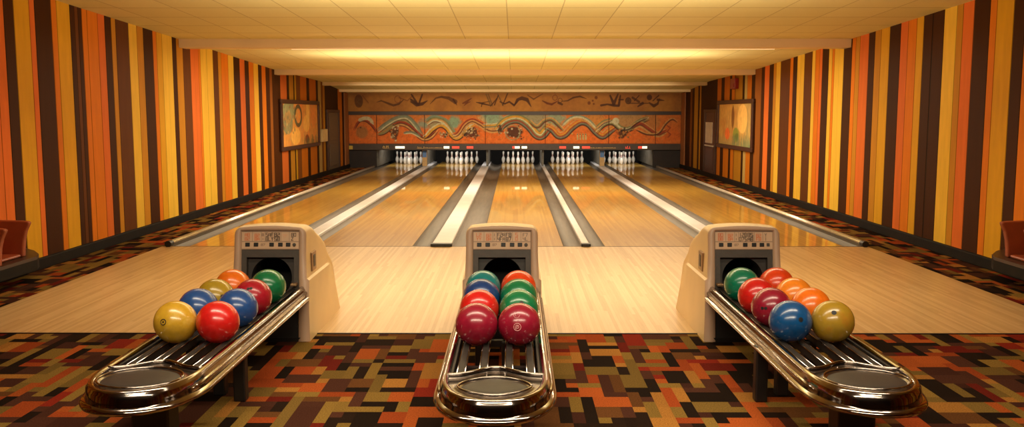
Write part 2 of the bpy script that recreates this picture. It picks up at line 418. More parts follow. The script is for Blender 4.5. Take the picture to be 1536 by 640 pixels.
# ------------------------------------------------------------------ pins
prof = [(.0258,0),(.029,.004),(.0358,.019),(.0435,.038),(.0497,.057),(.057,.086),(.0605,.114),(.0602,.13),(.0572,.149),(.050,.167),(.0418,.184),(.034,.202),
        (.0284,.219),(.0242,.238),(.0230,.247),(.0228,.254),(.0230,.262),(.0237,.276),(.0263,.298),(.0296,.321),(.0318,.336),(.0323,.343),(.031,.356),(.026,.369),(.017,.378),(.006,.381)]
v, f = lathe(prof, 20)
zc = [(sum(v[i][2] for i in q)/len(q)) for q in f]
mi = [1 if (.219 <= z <= .236 or .262 <= z <= .276) else 0 for z in zc]
pin0 = mesh_obj('bowling_pin', v, f, smooth=True, mats=[M['pin'], M['pinred']], midx=mi)
PX = [616, 697, 778, 853, 929]; LN = ['leftmost lane', 'second lane from the left', 'middle lane', 'second lane from the right', 'rightmost lane']
Y_PIN = yf(246.2)
first = True
for li, px in enumerate(PX):
    cx = .5*((px-CX)*Y_PIN/F*1.0+sum(LANES[li])/2)+(.03 if li == 0 else 0)
    for row in range(4):
        for k in range(row+1):
            o = pin0 if first else pin0.copy()
            if not first: C.objects.link(o)
            first = False
            o.location = (cx+(k-row/2)*.318, Y_PIN+row*.262, .0005)
            o.rotation_euler = (0, 0, random.random()*6)
            where = ['front point of the triangle', ('left', 'right')[min(k, 1)]+' in second row',
                     ('left', 'middle', 'right')[min(k, 2)]+' in third row',
                     ('far left', 'second from left', 'second from right', 'far right')[k]+' in back row'][row]
            tag(o, 'white pin, %s, %s' % (where, LN[li]), 'bowling pin', 'pins standing on the '+LN[li])

# ------------------------------------------------------------------ raster painting on grids
def grid_obj(name, W, Hh, nx, nz, img, mat, parent, axis='x', y=0.0, org=(0, 0, 0)):
    """flat grid in local x-z (axis 'x') or y-z (axis 'y'); img[nz,nx,3], row 0 on top"""
    us = np.linspace(0, W, nx); zs = np.linspace(Hh, 0, nz)
    U, Z = np.meshgrid(us, zs)
    if axis == 'x': P = np.stack([U+org[0], np.full_like(U, y)+org[1], Z+org[2]], -1)
    else: P = np.stack([np.full_like(U, y)+org[0], U+org[1], Z+org[2]], -1)
    idx = np.arange(nx*nz).reshape(nz, nx)
    Q = np.stack([idx[1:, :-1], idx[1:, 1:], idx[:-1, 1:], idx[:-1, :-1]], -1).reshape(-1, 4)
    return mesh_obj(name, P.reshape(-1, 3).tolist(), Q.tolist(), mat, parent, vcol=img.reshape(-1, 3))
class Canvas:
    def __init__(s, u0, u1, v0, v1, step):
        s.nx = int(round((u1-u0)/step))+1; s.nz = int(round((v1-v0)/step))+1
        s.U, s.V = np.meshgrid(np.linspace(u0, u1, s.nx), np.linspace(v0, v1, s.nz))
        s.I = np.zeros((s.nz, s.nx, 3)); s.u0, s.u1 = u0, u1
    def mix(s, a, c):
        a = np.clip(a, 0, 1)[..., None]; s.I = s.I*(1-a)+np.array(c)*a
    def disc(s, u, v, r, c, al=1, rv=None, soft=.5):
        d = np.sqrt((s.U-u)**2+((s.V-v)*(r/(rv or r)))**2); s.mix(al*np.clip((r-d)/soft+.5, 0, 1), c)
    def ring(s, u, v, r, w, c, al=1):
        d = np.abs(np.sqrt((s.U-u)**2+(s.V-v)**2)-r); s.mix(al*np.clip((w/2-d)/.4+.5, 0, 1), c)
    def stroke(s, pts, r, c, al=1, soft=.4):
        rm = (max(r) if isinstance(r, (list, tuple)) else r)+soft+.5
        X0 = min(p[0] for p in pts)-rm; X1 = max(p[0] for p in pts)+rm; Y0 = min(p[1] for p in pts)-rm; Y1 = max(p[1] for p in pts)+rm
        i0, i1 = np.searchsorted(s.U[0], [X0, X1]); j0, j1 = np.searchsorted(s.V[:, 0], [Y0, Y1])
        if i1 <= i0 or j1 <= j0: return
        U = s.U[j0:j1, i0:i1]; W_ = s.V[j0:j1, i0:i1]; best = np.full(U.shape, 1e9); n = len(pts)
        for i in range(n-1):
            (a, b), (p, q) = pts[i], pts[i+1]
            r0 = r[i] if isinstance(r, (list, tuple)) else r; r1 = r[i+1] if isinstance(r, (list, tuple)) else r
            L = (p-a)**2+(q-b)**2+1e-9
            t = np.clip(((U-a)*(p-a)+(W_-b)*(q-b))/L, 0, 1)
            best = np.minimum(best, np.hypot(U-a-t*(p-a), W_-b-t*(q-b))-(r0+(r1-r0)*t))
        A = np.clip(al*np.clip(-best/soft+.5, 0, 1), 0, 1)[..., None]
        s.I[j0:j1, i0:i1] = s.I[j0:j1, i0:i1]*(1-A)+np.array(c)*A
    def noise(s, sc, seed):
        g = np.random.default_rng(seed); k = g.random((int((s.V.max()-s.V.min())/sc)+3, int((s.U.max()-s.U.min())/sc)+3))
        x = (s.U-s.U.min())/sc; y = (s.V-s.V.min())/sc; xi = x.astype(int); yi = y.astype(int); fx = x-xi; fy = y-yi
        fx = fx*fx*(3-2*fx); fy = fy*fy*(3-2*fy)
        return (k[yi, xi]*(1-fx)+k[yi, xi+1]*fx)*(1-fy)+(k[yi+1, xi]*(1-fx)+k[yi+1, xi+1]*fx)*fy
def spline(pts, us):
    P = np.array(pts, float); x, y = P[:, 0], P[:, 1]
    m = np.gradient(y, x); i = np.clip(np.searchsorted(x, us)-1, 0, len(x)-2)
    h = x[i+1]-x[i]; t = np.clip((us-x[i])/h, 0, 1)
    return (2*t**3-3*t**2+1)*y[i]+(t**3-2*t**2+t)*h*m[i]+(-2*t**3+3*t**2)*y[i+1]+(t**3-t**2)*h*m[i+1]

# main mural
cv = Canvas(523, 1026, 172.3, 215, .5)
n1 = cv.noise(18, 1); n2 = cv.noise(5, 2); n3 = cv.noise(1.6, 3)
ORG = np.array(lin((220, 108, 34))); ORG2 = np.array(lin((204, 126, 54)))
cv.I[:] = ORG
cv.mix(np.clip((198-cv.V)/26, 0, 1)*.75*(.5+n1), ORG2)
cv.mix(np.clip((n2-.55)*2, 0, .35), lin((220, 130, 60)))
WV = [(523,200),(531,187),(545,178),(556,184),(564,195.5),(572,191),(583,184),(600,177.5),(614,180),(627,192),(635,202),(644,199),(654,188),(664,186),(671,191),
      (677,201),(684,204.5),(691,197),(702,183),(713,184),(727,192.5),(738,189.5),(752,180),(762,179),(771,182.5),(781,186.5),(791,196),(801,203),(811,198),(818.5,188),(826,193.5),
      (833,201.5),(843,197.5),(857,187),(868,184.5),(878,193),(887,203),(897,197),(908,187),(914,186.5),(923,190.5),(932,193.5),(942,189.5),(953,185),(963,190),(970,197),(979,201.5),
      (987,194.5),(995.6,183.5),(1004,180),(1012,183.5),(1026,190)]
w = spline(WV, cv.U[0])[None, :]; slope = np.gradient(w[0], cv.U[0])[None, :]; cosl = 1/np.sqrt(1+slope**2)
D = (cv.V-w)*cosl                                    # signed distance below the wave crest line
ends = np.clip((cv.U-529)/8, 0, 1)*np.clip((1013-cv.U)/8, 0, 1)
for (u, v, r, c, al) in ((681,184,13,(128,164,134),.95),(738,177,17,(138,172,142),.95),(722,181,10,(206,170,110),.7),(800,178,24,(142,154,124),.85),(832,178,17,(140,164,134),.9),
                         (650,182,14,(140,152,116),.8),(634,186,10,(120,152,132),.85),(585,180,10,(170,120,60),.6),(945,181,24,(170,144,92),.75),(893,181,16,(200,142,66),.7),(975,183,18,(176,124,66),.7)):
    d = np.sqrt((cv.U-u)**2+((cv.V-v)*1.2)**2)
    cv.mix(al*np.clip((r-d)/6+(n2-.4), 0, 1)*(D < 3), lin(c))
TE=(122,146,122); CR=(204,202,160); OL=(126,132,84); YE=(212,160,52); RE=(152,52,28); DA=(54,34,26); TA=(206,156,88); BR=(104,56,32); GR=(110,122,100); OR=(214,120,48)
def rib(zp, bands, step=1.0):
    P = [(500+x/2.844, 120+y/2.844) for x, y in zp]
    us = np.linspace(P[0][0], P[-1][0], 46); vs = spline(P, us)
    sl = np.gradient(vs, us); nl = np.sqrt(1+sl**2)
    tp = np.clip(np.minimum(np.arange(46), 45-np.arange(46))/7+.25, 0, 1)
    for o, wd, c in bands:
        cv.stroke(list(zip(us-o*sl/nl*-1*-1, vs+o/nl)), list(wd*tp), lin(c), .93, .5)
rib([(85,212),(105,180),(140,172),(165,190),(190,222)], [(-3,2.2,OR),(0,1.5,RE),(1.8,.8,DA)]); rib([(108,172),(135,163),(160,170),(172,188)], [(0,2.6,CR)])
cv.disc(543, 198, 9, lin((150,112,62)), .8, soft=3); cv.disc(541, 191, 1.2, lin((60,40,26)))
rib([(186,230),(215,224),(250,200),(275,185)], [(0,1.6,OL),(2.2,.8,DA)])
rib([(188,216),(230,186),(280,161),(320,162),(350,192),(382,242)], [(-2.5,1.5,GR),(0,1.8,TE),(2.0,1.2,CR),(3.6,.8,DA),(5,1.2,OL)])
rib([(252,192),(285,182),(320,192),(350,216),(386,245),(412,238),(442,205)], [(-1.2,1.6,RE),(.8,.9,DA),(2.6,1.3,TA),(4.4,.8,BR)])
rib([(300,224),(335,222),(372,240)], [(0,2.0,GR),(1.6,.8,CR)])
rib([(395,182),(425,165),(455,168),(485,186),(508,222),(522,240)], [(-3.5,1.6,TE),(-1,1.6,OL),(1.2,1.4,TA),(3,1.3,CR),(4.6,.7,BR)])
rib([(388,246),(430,206),(460,194),(484,208),(504,236),(525,249),(546,238),(572,208),(604,192)], [(-2.4,1.6,CR),(0,2.2,YE),(2.4,.9,DA)])
rib([(505,232),(530,222),(552,190),(590,166),(630,180),(668,204),(700,202),(735,184)], [(-1.6,1.5,OR),(.4,1.5,RE),(2.4,1.2,TA),(4.2,1.2,BR),(6,1.2,TA)])
rib([(640,196),(670,196),(705,190),(740,164),(775,156)], [(-3,1.2,CR),(-1,1.4,YE),(1.2,1.2,GR),(3,1.2,TA)])
rib([(700,216),(722,190),(760,170),(800,172),(838,200),(866,232),(888,238),(914,210),(938,192)], [(-6.4,1.4,OL),(-4,1.8,YE),(-1.6,1.3,CR),(.2,1.3,OL),(2,1.4,RE),(3.8,1.3,GR),(5.4,.9,DA)])
rib([(838,172),(870,196),(900,172),(930,166),(960,190),(985,214)], [(-1.2,1.3,TA),(.8,1.2,OL),(2.4,1.2,BR)])
rib([(900,196),(930,210),(958,238),(984,236),(1020,202),(1060,180),(1090,190),(1118,220),(1150,240),(1182,216),(1212,194)], [(-6,1.5,TA),(-3.8,1.5,OR),(-1.8,1.3,YE),(0,1.4,RE),(2,1.6,GR),(3.8,1,DA)])
rib([(975,196),(1010,165),(1050,158),(1086,172),(1120,205)], [(0,2.3,CR),(2.4,1.2,TA),(-2,.9,TE)])
rib([(1120,220),(1150,190),(1190,180),(1228,206),(1260,208),(1300,180),(1345,160)], [(-2.4,1.4,OL),(0,1.8,CR),(2.2,1.2,OL),(3.8,1.0,DA)])
rib([(1120,200),(1145,178),(1180,164)], [(0,1,OL),(2,1,TA),(4,.8,BR)])
rib([(1270,200),(1312,186),(1345,206),(1385,228),(1425,212)], [(-2,1.5,TA),(0,2.2,RE),(2.4,1.3,BR),(4.2,1.2,TA)])
rib([(1225,214),(1262,208),(1300,180),(1340,162)], [(0,1.2,DA)]); rib([(1290,212),(1345,232),(1395,222),(1425,186),(1455,168),(1478,180)], [(0,1.3,DA),(-1.8,.9,TA)])
cv.disc(923, 181.5, 5.2, lin((202,198,160)), soft=1)
def speck(u, v, r, rv, n, seed, cols, dark=(48,34,24), al=.9):
    g = np.random.default_rng(seed)
    d = np.sqrt(((cv.U-u)/r)**2+((cv.V-v)/rv)**2); cv.mix(al*np.clip((1-d)*3+(n2-.5)*2.2, 0, 1), lin(dark))
    for _ in range(n):
        a = g.random()*6.28; q = g.random()**.5
        cv.disc(u+q*r*1.15*math.cos(a), v+q*rv*1.15*math.sin(a), .5+1.1*g.random(), lin(cols[g.integers(len(cols))]), .9)
pal = [(206,184,140),(196,120,52),(60,42,30),(150,132,92),(120,60,36)]
speck(592, 197, 6, 12, 40, 4, pal); speck(667, 202, 8, 4, 22, 5, pal, al=.5); speck(707, 199, 12, 9, 60, 6, pal)
speck(772, 199, 14, 11, 26, 7, [(206,190,150),(60,42,30),(52,36,26)]); speck(750, 194, 4, 8, 14, 8, pal); speck(934, 200, 11, 7, 30, 9, [(52,36,26),(150,120,60),(196,120,52)])
cv.ring(769, 198, 11, 2, lin((150,140,98)), .8)
for k in range(4): cv.stroke([(866+k*4.2, 200.5), (866.5+k*4.2, 208)], [1, 1.3], lin((186,170,112))); cv.disc(866+k*4.2, 201, .7, lin((50,36,26)))
cv.disc(858, 200, 1.3, lin((206,170,90)))
cv.stroke([(1002,188),(1008,191),(1003,197),(1009,201),(1004,206)], [.8, 1.2, .9, 1.1, .6], lin((140,52,30)), .8)
cv.mix(np.clip((n3-.6)*1.2, 0, .3), lin((120,70,36)))
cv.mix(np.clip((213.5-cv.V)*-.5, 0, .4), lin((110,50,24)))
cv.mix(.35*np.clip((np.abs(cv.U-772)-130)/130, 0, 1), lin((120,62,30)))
MURAL = cv.I.copy()

fz = Canvas(523, 1026, 142, 167, .5)
fn = fz.noise(20, 12); fz.I[:] = lin((184, 126, 52)); fz.mix(np.clip((fn-.3), 0, .5), lin((150, 92, 42)))
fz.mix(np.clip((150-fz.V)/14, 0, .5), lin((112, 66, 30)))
dk = lin((66, 34, 20)); rd = lin((104, 48, 26)); ol = lin((110, 84, 46))
def Pz(o, pts): return [(o+x/7.114, 130+y/7.114) for x, y in pts]
def SS(o, pts, r, c, al=.9): fz.stroke(Pz(o, pts), r, c, al, .5)
fz.disc(539.2, 153, 6.4, dk, .75, rv=9); fz.stroke([(537,149),(541,151),(537,154),(541,157)], .5, ol)
SS(510, [(250,110),(310,180)], .7, rd, .6)
SS(510, [(400,175),(450,160),(520,185),(580,205),(640,190),(690,150)], [.3,.9,1.4,1.6,1.3,.5], dk, .8); fz.ring(598, 150.5, 4.6, .9, rd, .7); SS(510, [(640,130),(730,160),(790,110)], .8, rd, .6)
SS(510, [(765,170),(830,200),(890,190),(945,160)], [.8,2.4,2.2,.5], dk); SS(510, [(775,100),(835,185)], [1.2,1.6], dk); SS(510, [(890,100),(855,185)], [1.2,1.4], dk); SS(510, [(770,150),(850,200)], 1.6, dk)
SS(640, [(50,190),(110,135),(170,122),(250,135),(320,170)], [.4,1.1,1.4,2.2,3.2], dk, .75); SS(640, [(300,150),(335,200)], [1.5,.6], dk, .8)
SS(640, [(400,185),(440,170),(495,135)], [1,1.8,.4], rd, .8); SS(640, [(415,205),(440,185),(480,170)], [.6,1,.5], rd, .8)
SS(640, [(545,175),(600,185),(690,205)], [.5,1.4,.7], dk); SS(640, [(600,215),(610,180),(690,165)], [.9,.7,.6], dk, .8)
for a in ([(650,95),(700,210)], [(672,95),(720,210)], [(700,210),(765,140)], [(775,95),(830,205)], [(800,170),(850,190)], [(880,90),(830,200)], [(740,200),(780,110)]): SS(640, a, .9, ol if a[0][0] % 20 else dk, .85)
SS(640, [(850,190),(900,170),(950,205),(996,160)], [1,1.2,1.4,.8], dk)
SS(770, [(0,185),(30,200),(60,150),(110,135),(165,150),(210,220)], [.6,.8,1.8,2.6,2.6,.4], dk); SS(770, [(170,105),(235,145),(335,92)], [.5,1.1,.5], dk, .7)
SS(770, [(330,160),(380,185),(430,195),(490,165)], [.7,1.4,1.5,.6], rd, .9); fz.ring(835.3, 148.3, 3.6, .9, rd, .8); fz.ring(843, 152, 3, 1.0, dk, .7); SS(770, [(500,180),(540,195)], 1.5, dk, .8)
SS(770, [(540,165),(600,160),(660,130),(730,118),(800,140)], [.5,.9,1.2,1.2,.4], dk, .8)
for x, y, r in ((830,182,2.4),(870,160,1.4),(905,130,2.3),(880,190,1.4)): fz.disc(770+x/7.114, 130+y/7.114, r, rd, .8)
SS(900, [(35,205),(100,195),(170,205),(225,210)], [1.6,1.2,1.8,1.4], dk); SS(900, [(130,110),(170,190),(215,95)], [1.2,2.4,1], dk); SS(900, [(240,110),(225,200)], [1,2], dk); SS(900, [(225,150),(270,150)], 1, dk)
fz.disc(945.7, 152.5, 4.8, dk, .85); fz.ring(945.7, 152.5, 2.6, .7, ol, .6); SS(900, [(340,185),(540,185)], .6, dk); SS(900, [(370,130),(440,170)], 1.6, dk, .8); SS(900, [(440,110),(390,160)], .7, dk); SS(900, [(430,215),(480,185)], [1,2], dk)
fz.disc(977.5, 148, 4, dk, .9); SS(900, [(550,180),(600,210),(640,190),(660,140)], [1,2.2,1.6,.5], dk); SS(900, [(590,160),(650,110)], [.8,1], dk); SS(900, [(640,150),(710,158)], [1.8,.5], dk)
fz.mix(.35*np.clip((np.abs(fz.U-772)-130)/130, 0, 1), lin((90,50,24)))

mask = empty('masking_unit', (0, YM, 0), 'long painted mural and frieze panel spanning above the pins', 'mural wall')
dm = 26.8
def mx(px): return (px-CX)*dm/F
def mz(py): return H-(py-HY)*dm/F/CP*.999
zb0, zb1, zm1, zt1, zf1 = mz(224.3), mz(215), mz(172.3), mz(167), ceil_z(YM)
EDG = [523, 565, 637, 728, 818, 913, 983, 1026]
XI = XW-.02
for k in range(7):
    a, b = EDG[k], EDG[k+1]
    xa = -XI if k == 0 else mx(a); xb = XI if k == 6 else mx(b)
    i0 = int(round((a-523)/.5)); i1 = int(round((b-523)/.5))
    p = box('mural_panel', xa+.008, xb-.008, .0, .05, zb1, zm1, M['trimdark'], mask)
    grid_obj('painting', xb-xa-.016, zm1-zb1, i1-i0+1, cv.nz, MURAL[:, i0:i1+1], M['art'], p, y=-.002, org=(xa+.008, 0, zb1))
box('mask_backing', -XI, XI, .06, .1, zb0, zf1, M['void'], mask)
box('mask_trim', -XI, XI, -.03, .05, zm1, zt1, M['trimdark'], mask, bevel=.006)
fr = box('frieze_board', -XI, XI, .0, .05, zt1, zf1, M['corner'], mask)
grid_obj('frieze_painting', 2*XI, zf1-zt1, fz.nx, fz.nz, fz.I, M['art'], fr, y=-.002, org=(-XI, 0, zt1))
bar = box('mask_bar', -XI, XI, -.05, .05, zb0, zb1, M['bar'], mask, bevel=.006)
def sign(name, a, b, m, v0=218.6, v1=222, y=-.056):
    return box(name, mx(a), mx(b), y, -.049, mz(v1), mz(v0), M[m], bar)
sign('yellow_sign', 522.5, 529, 'lit_yellow', 218, 223.3)
for a, b, m in ((593,607,'lit_white'),(665.6,674,'lit_white'),(678,689,'lit_red'),(700,710,'lit_red'),(768.5,772,'lit_red'),(772.2,779.6,'lit_white'),(782.5,790.5,'lit_white'),
                (839,849,'lit_red'),(860,869,'lit_white'),(873,885,'lit_red'),(957,963,'lit_red'),(963.2,970.5,'lit_white')):
    sign('indicator_light', a, b, m)
def letters(a, b, m, v0, v1, n, seed):
    g = random.Random(seed); bm = bmesh.new(); wst = (b-a)/n
    add_box(bm, mx(a), mx(b-.2*wst), -.0555, -.049, mz(v1), mz(v1-.4))
    for k in range(n):
        u = a+k*wst
        if g.random() < .8: add_box(bm, mx(u), mx(u+wst*.3), -.056, -.049, mz(v1), mz(v0+g.random()*(v1-v0)*.4))
        if g.random() < .8: add_box(bm, mx(u), mx(u+wst*.75), -.056, -.049, mz(v1), mz(v1-.5))
        if g.random() < .5: add_box(bm, mx(u+.45*wst), mx(u+wst*.75), -.056, -.049, mz((v0+v1)/2+.3), mz(v0+.2))
    return bm_obj('lettering', bm, M[m], bar)
letters(574, 584.5, 'gold', 217.8, 221.8, 4, 1); letters(625.5, 637, 'gold', 219, 222, 6, 2); letters(637, 664.5, 'gold', 220.2, 221.6, 16, 3)
letters(885.5, 924, 'gold', 220.2, 221.6, 22, 4); letters(938, 946, 'lit_red', 218, 222, 4, 5)

# kickback panels beside each pit
KB = [(LANES[0][0]-.17, 0), (sum((LANES[0][1], LANES[1][0]))/2, 1), (sum((LANES[1][1], LANES[2][0]))/2, 0), (sum((LANES[2][1], LANES[3][0]))/2, 0),
      (sum((LANES[3][1], LANES[4][0]))/2, 1), (LANES[4][1]+.17, 0)]
KL = ['left of the leftmost pins', 'between the first and second pin sets from left', 'left of the middle pins', 'right of the middle pins', 'between the two rightmost pin sets', 'right of the rightmost pins']
for i, (x, kind) in enumerate(KB):
    t = empty('kickback_panel', (x, YM+.2, 0), 'dark grey pit side panel '+KL[i], 'pit side panel', 'pit side panels')
    box('panel', -.03, .03, .1, 4.2, .04, zb0+.4, M['kick'], t)
    q = box('post', -.07 if kind else -.022, .07 if kind else .022, .0, .1, .04, zb0+.3, M['post' if kind else 'kick'], t)
    if kind: box('blue_sticker', -.06, .06, -.006, 0, .3, .5, M['blue'], q)
for s in (-1, 1):
    x0, x1 = sorted((s*XI, s*4.1))
    tag(box('pit_side_cover', x0, x1, YM+.02, YM+.08, 0, zb0, M['brick']), 'dark brown closed panel at the %s end below the mural' % ('left' if s < 0 else 'right'), 'cover panel')
tag(box('pit_curtain', -4.2, 4.2, 30.6, 30.64, -.13, 1.6, M['void']), 'black curtain hanging behind all the pins', 'curtain')

# ------------------------------------------------------------------ wall pictures, doors, small wall things
def pic_left():
    c = Canvas(0, 160, 0, 62, .7); a = c.noise(16, 21); b = c.noise(4, 22)
    c.I[:] = lin((190, 130, 60)); c.mix((a-.3)*1.2, lin((196, 112, 52))); c.mix(np.clip(b-.5, 0, .5), lin((150, 130, 80)))
    c.disc(30, 12, 26, lin((120, 132, 92)), .85, rv=16, soft=3); c.disc(24, 30, 20, lin((104, 116, 84)), .8, rv=14, soft=3); c.disc(26, 20, 14, lin((160, 120, 66)), .7, rv=9, soft=4)
    c.ring(68, 18, 14, 6, lin((62, 66, 44)), .9)
    c.disc(104, 30, 15, lin((206, 156, 74)), .9, rv=13, soft=2); c.disc(112, 10, 8, lin((214, 168, 84)), .8, rv=20, soft=3); c.disc(56, 48, 20, lin((214, 164, 76)), .85, rv=13, soft=2)
    c.disc(106, 54, 9, lin((110, 50, 28)), .9, rv=7, soft=2); c.disc(140, 20, 12, lin((200, 120, 56)), .7, rv=16, soft=3)
    g = random.Random(3)
    for _ in range(60): x = 92+g.random()*66; c.stroke([(x, 61), (x+g.uniform(-3, 3), 48+g.random()*10)], .8, lin((86, 84, 50)), .6)
    for _ in range(40): c.disc(g.random()*60, 4+g.random()*40, 1+g.random()*2, lin(g.choice([(80, 92, 70), (186, 150, 90), (150, 84, 44)])), .6)
    return c
def pic_right():
    c = Canvas(0, 160, 0, 62, .7); a = c.noise(14, 31); b = c.noise(3, 32)
    c.I[:] = lin((186, 142, 72)); c.mix((a-.35)*1.2, lin((170, 112, 54))); c.mix(np.clip((c.U-100)/60, 0, 1)*.6+np.clip((c.V-44)/30, 0, .5), lin((118, 124, 84)))
    g = random.Random(5)
    for _ in range(60): x = g.random()*160; c.stroke([(x, 4+g.random()*20), (x+g.uniform(-4, 4), 40+g.random()*20)], .7, lin(g.choice([(150, 100, 48), (200, 160, 90), (110, 110, 74)])), .45)
    c.disc(72, 20, 7, lin((104, 64, 34)), .85, rv=17, soft=2); c.disc(116, 22, 22, lin((208, 164, 88)), 1, rv=21, soft=2); c.disc(46, 45, 12, lin((206, 100, 46)), .95, rv=9, soft=2)
    c.disc(88, 46, 14, lin((120, 126, 52)), .95, rv=11, soft=2); c.disc(93, 49, 8, lin((86, 96, 42)), .8, rv=6, soft=2)
    for _ in range(70): x = 70+g.random()*90; c.stroke([(x, 61), (x+g.uniform(-3, 3), 44+g.random()*12)], .7, lin((96, 108, 74)), .6)
    return c
def wall_picture(side, p0, p1, c, label):
    y0 = yd(XW*F/abs(CX-p0), 1.4); y1 = yd(XW*F/abs(CX-p1), 1.4); z0, z1 = .80, 1.90
    t = empty('framed_picture', (side*XW, (y0+y1)/2, z0), label, 'picture')
    L = (y1-y0)/2; hh = z1-z0; fw = .09; s = -side
    bm = bmesh.new()
    xs = sorted((s*.005, s*.06)); add_box(bm, *xs, -L, L, 0, fw); add_box(bm, *xs, -L, L, hh-fw, hh); add_box(bm, *xs, -L, -L+fw*1.6, fw, hh-fw); add_box(bm, *xs, L-fw*1.6, L, fw, hh-fw)
    bm_obj('frame', bm, M['frame_wood'], t, bevel=.012)
    a = sorted((s*.006, s*.02)); box('backing', *a, -L+fw, L-fw, fw*.9, hh-fw*.9, M['frame_wood'], t)
    img = np.clip((c.I if side < 0 else c.I[:, ::-1])*1.3, 0, .95)
    grid_obj('painting', 2*L-2.6*fw, hh-1.8*fw, c.nx, c.nz, img, M['art'], t, axis='y', y=s*.025, org=(0, -L+1.3*fw, .9*fw))
wall_picture(-1, 418, 476.5, pic_left(), 'framed painting of a greenish mug and gourds on the left striped wall')
wall_picture(1, 1132.5, 1078, pic_right(), 'framed painting of a big tan oval and green fruit on the right striped wall')

def wall_door(side, p0, p1, name, label, ztop, matk):
    y0 = yd(XW*F/abs(CX-p0), 1); y1 = yd(XW*F/abs(CX-p1), 1); s = -side; L = (y1-y0)/2
    t = empty(name, (side*XW, (y0+y1)/2, 0), label, 'door'); t['kind'] = 'structure'
    bm = bmesh.new(); xs = sorted((s*.0, s*.05)); fw = .16
    add_box(bm, *xs, -L, -L+fw, .115, ztop); add_box(bm, *xs, L-fw, L, .115, ztop); add_box(bm, *xs, -L-.04, L+.04, ztop, ztop+.08)
    bm_obj('door_frame', bm, M['door_frame'], t, bevel=.008)
    a = sorted((s*.002, s*.03)); leaf = box('door_leaf', *a, -L+fw, L-fw, .115, ztop, M[matk], t)
    b = sorted((s*.03, s*.042))
    if side < 0:
        for z0, z1 in ((.2, .78), (.88, ztop-.1)): box('door_panel', *b, -L+fw+.12, L-fw-.12, z0, z1, M[matk], leaf, bevel=.01)
    else:
        box('window_pane', *b, -L+fw+.25, L-fw-.06, .86, 1.38, M['paper'], leaf); box('kick_panel', *b, -L+fw+.12, L-fw-.1, .2, .74, M[matk], leaf, bevel=.01)
        box('push_bar', *sorted((s*.03, s*.06)), -L+fw+.05, L-fw-.05, .78, .81, M['paper'], leaf)
wall_door(-1, 489, 507.5, 'door_1', 'brown panelled door in the left striped wall beyond the picture', 1.62, 'door')
wall_door(1, 1075.5, 1057.5, 'door_2', 'dark red brown door with small pale window in the right wall', 1.62, 'door_red')
def wall_box(name, side, p0, p1, z0, z1, th, m, label, cat, extra=None):
    y0 = yd(XW*F/abs(CX-p0), 1.4); y1 = yd(XW*F/abs(CX-p1), 1.4); ya, yb = min(y0, y1), max(y0, y1)
    t = empty(name, (side*XW, (ya+yb)/2, z0), label, cat); s = -side; L = (yb-ya)/2
    box('housing', *sorted((s*.001, s*th)), -L, L, 0, z1-z0, M[m], t, bevel=.01)
    box(extra[0], *sorted((s*th, s*(th+.012))), -L*.7, L*.7, (z1-z0)*extra[1], (z1-z0)*extra[2], M[extra[3]], t, bevel=.004)
wall_box('wall_cabinet', -1, 479.5, 487, .88, 1.2, .07, 'cream', 'small cream wall box between picture and door on left wall', 'wall box', ('cover', .1, .9, 'cream'))
wall_box('fire_alarm', 1, 1106.5, 1099.5, 2.14, 2.37, .09, 'red', 'dark red alarm box above the picture on the right wall', 'alarm', ('lens', .15, .5, 'red'))

# ------------------------------------------------------------------ booth benches and seats at the frame edges
for s in (-1, 1):
    nm = 'left' if s < 0 else 'right'
    xa = s*XW; y1 = 9.0; pts = [(s*(XW-.005), 5.2), (s*(XW-.42), 5.2), (s*(XW-.42), 8.45), (s*(XW-.36), 8.6), (s*(XW-.2), 8.82), (s*(XW-.005), 9.0)]
    t = empty('booth_bench', (0, 0, .115), 'low dark wooden bench ledge along the %s striped wall' % nm, 'bench', 'booth benches')
    def prism(z0, z1, P): 
        n = len(P); return [(x, y, z0) for x, y in P]+[(x, y, z1) for x, y in P], [tuple(range(n)), tuple(range(2*n-1, n-1, -1))]+[(k, (k+1) % n, n+(k+1) % n, n+k) for k in range(n)]
    v, f = prism(.02, .115, pts); mesh_obj('ledge', v, f, M['baseboard'], t)
    v, f = prism(.115, .145, [(x-s*0.0, y) for x, y in pts]); mesh_obj('ledge_top', v, f, M['bench'], t)
    for j, yy in enumerate((8.42, 7.86)):
        c = empty('booth_chair', (s*(XW-.02-.09*j), yy, .262), 'red brown booth chair with flared back on the %s bench, %s one' % (nm, ('farther', 'nearer')[j]), 'chair', 'booth chairs')
        prof_r = [(.30, 0), (.305, .08), (.315, .16), (.335, .24), (.365, .30), (.375, .325), (.355, .335), (.3, .34), (.1, .345), (0, .345), (0, 0)]
        n = len(prof_r)
        rings = [[(-s*(x-(0 if (j == 0) else .0)), yy2, z) for x, z in prof_r] for yy2 in (-.03, .03)]
        v, f = loft(rings); bm = bmesh.new()
        vs = [bm.verts.new(p) for p in v]; [bm.faces.new([vs[i] for i in q]) for q in f]
        bm_obj('backrest', bm, M['vinyl'], c, bevel=.012)
        box('seat', *sorted((-s*.0, -s*.29)), -.46, -.035, .0, .03, M['vinyl'], c, bevel=.02)

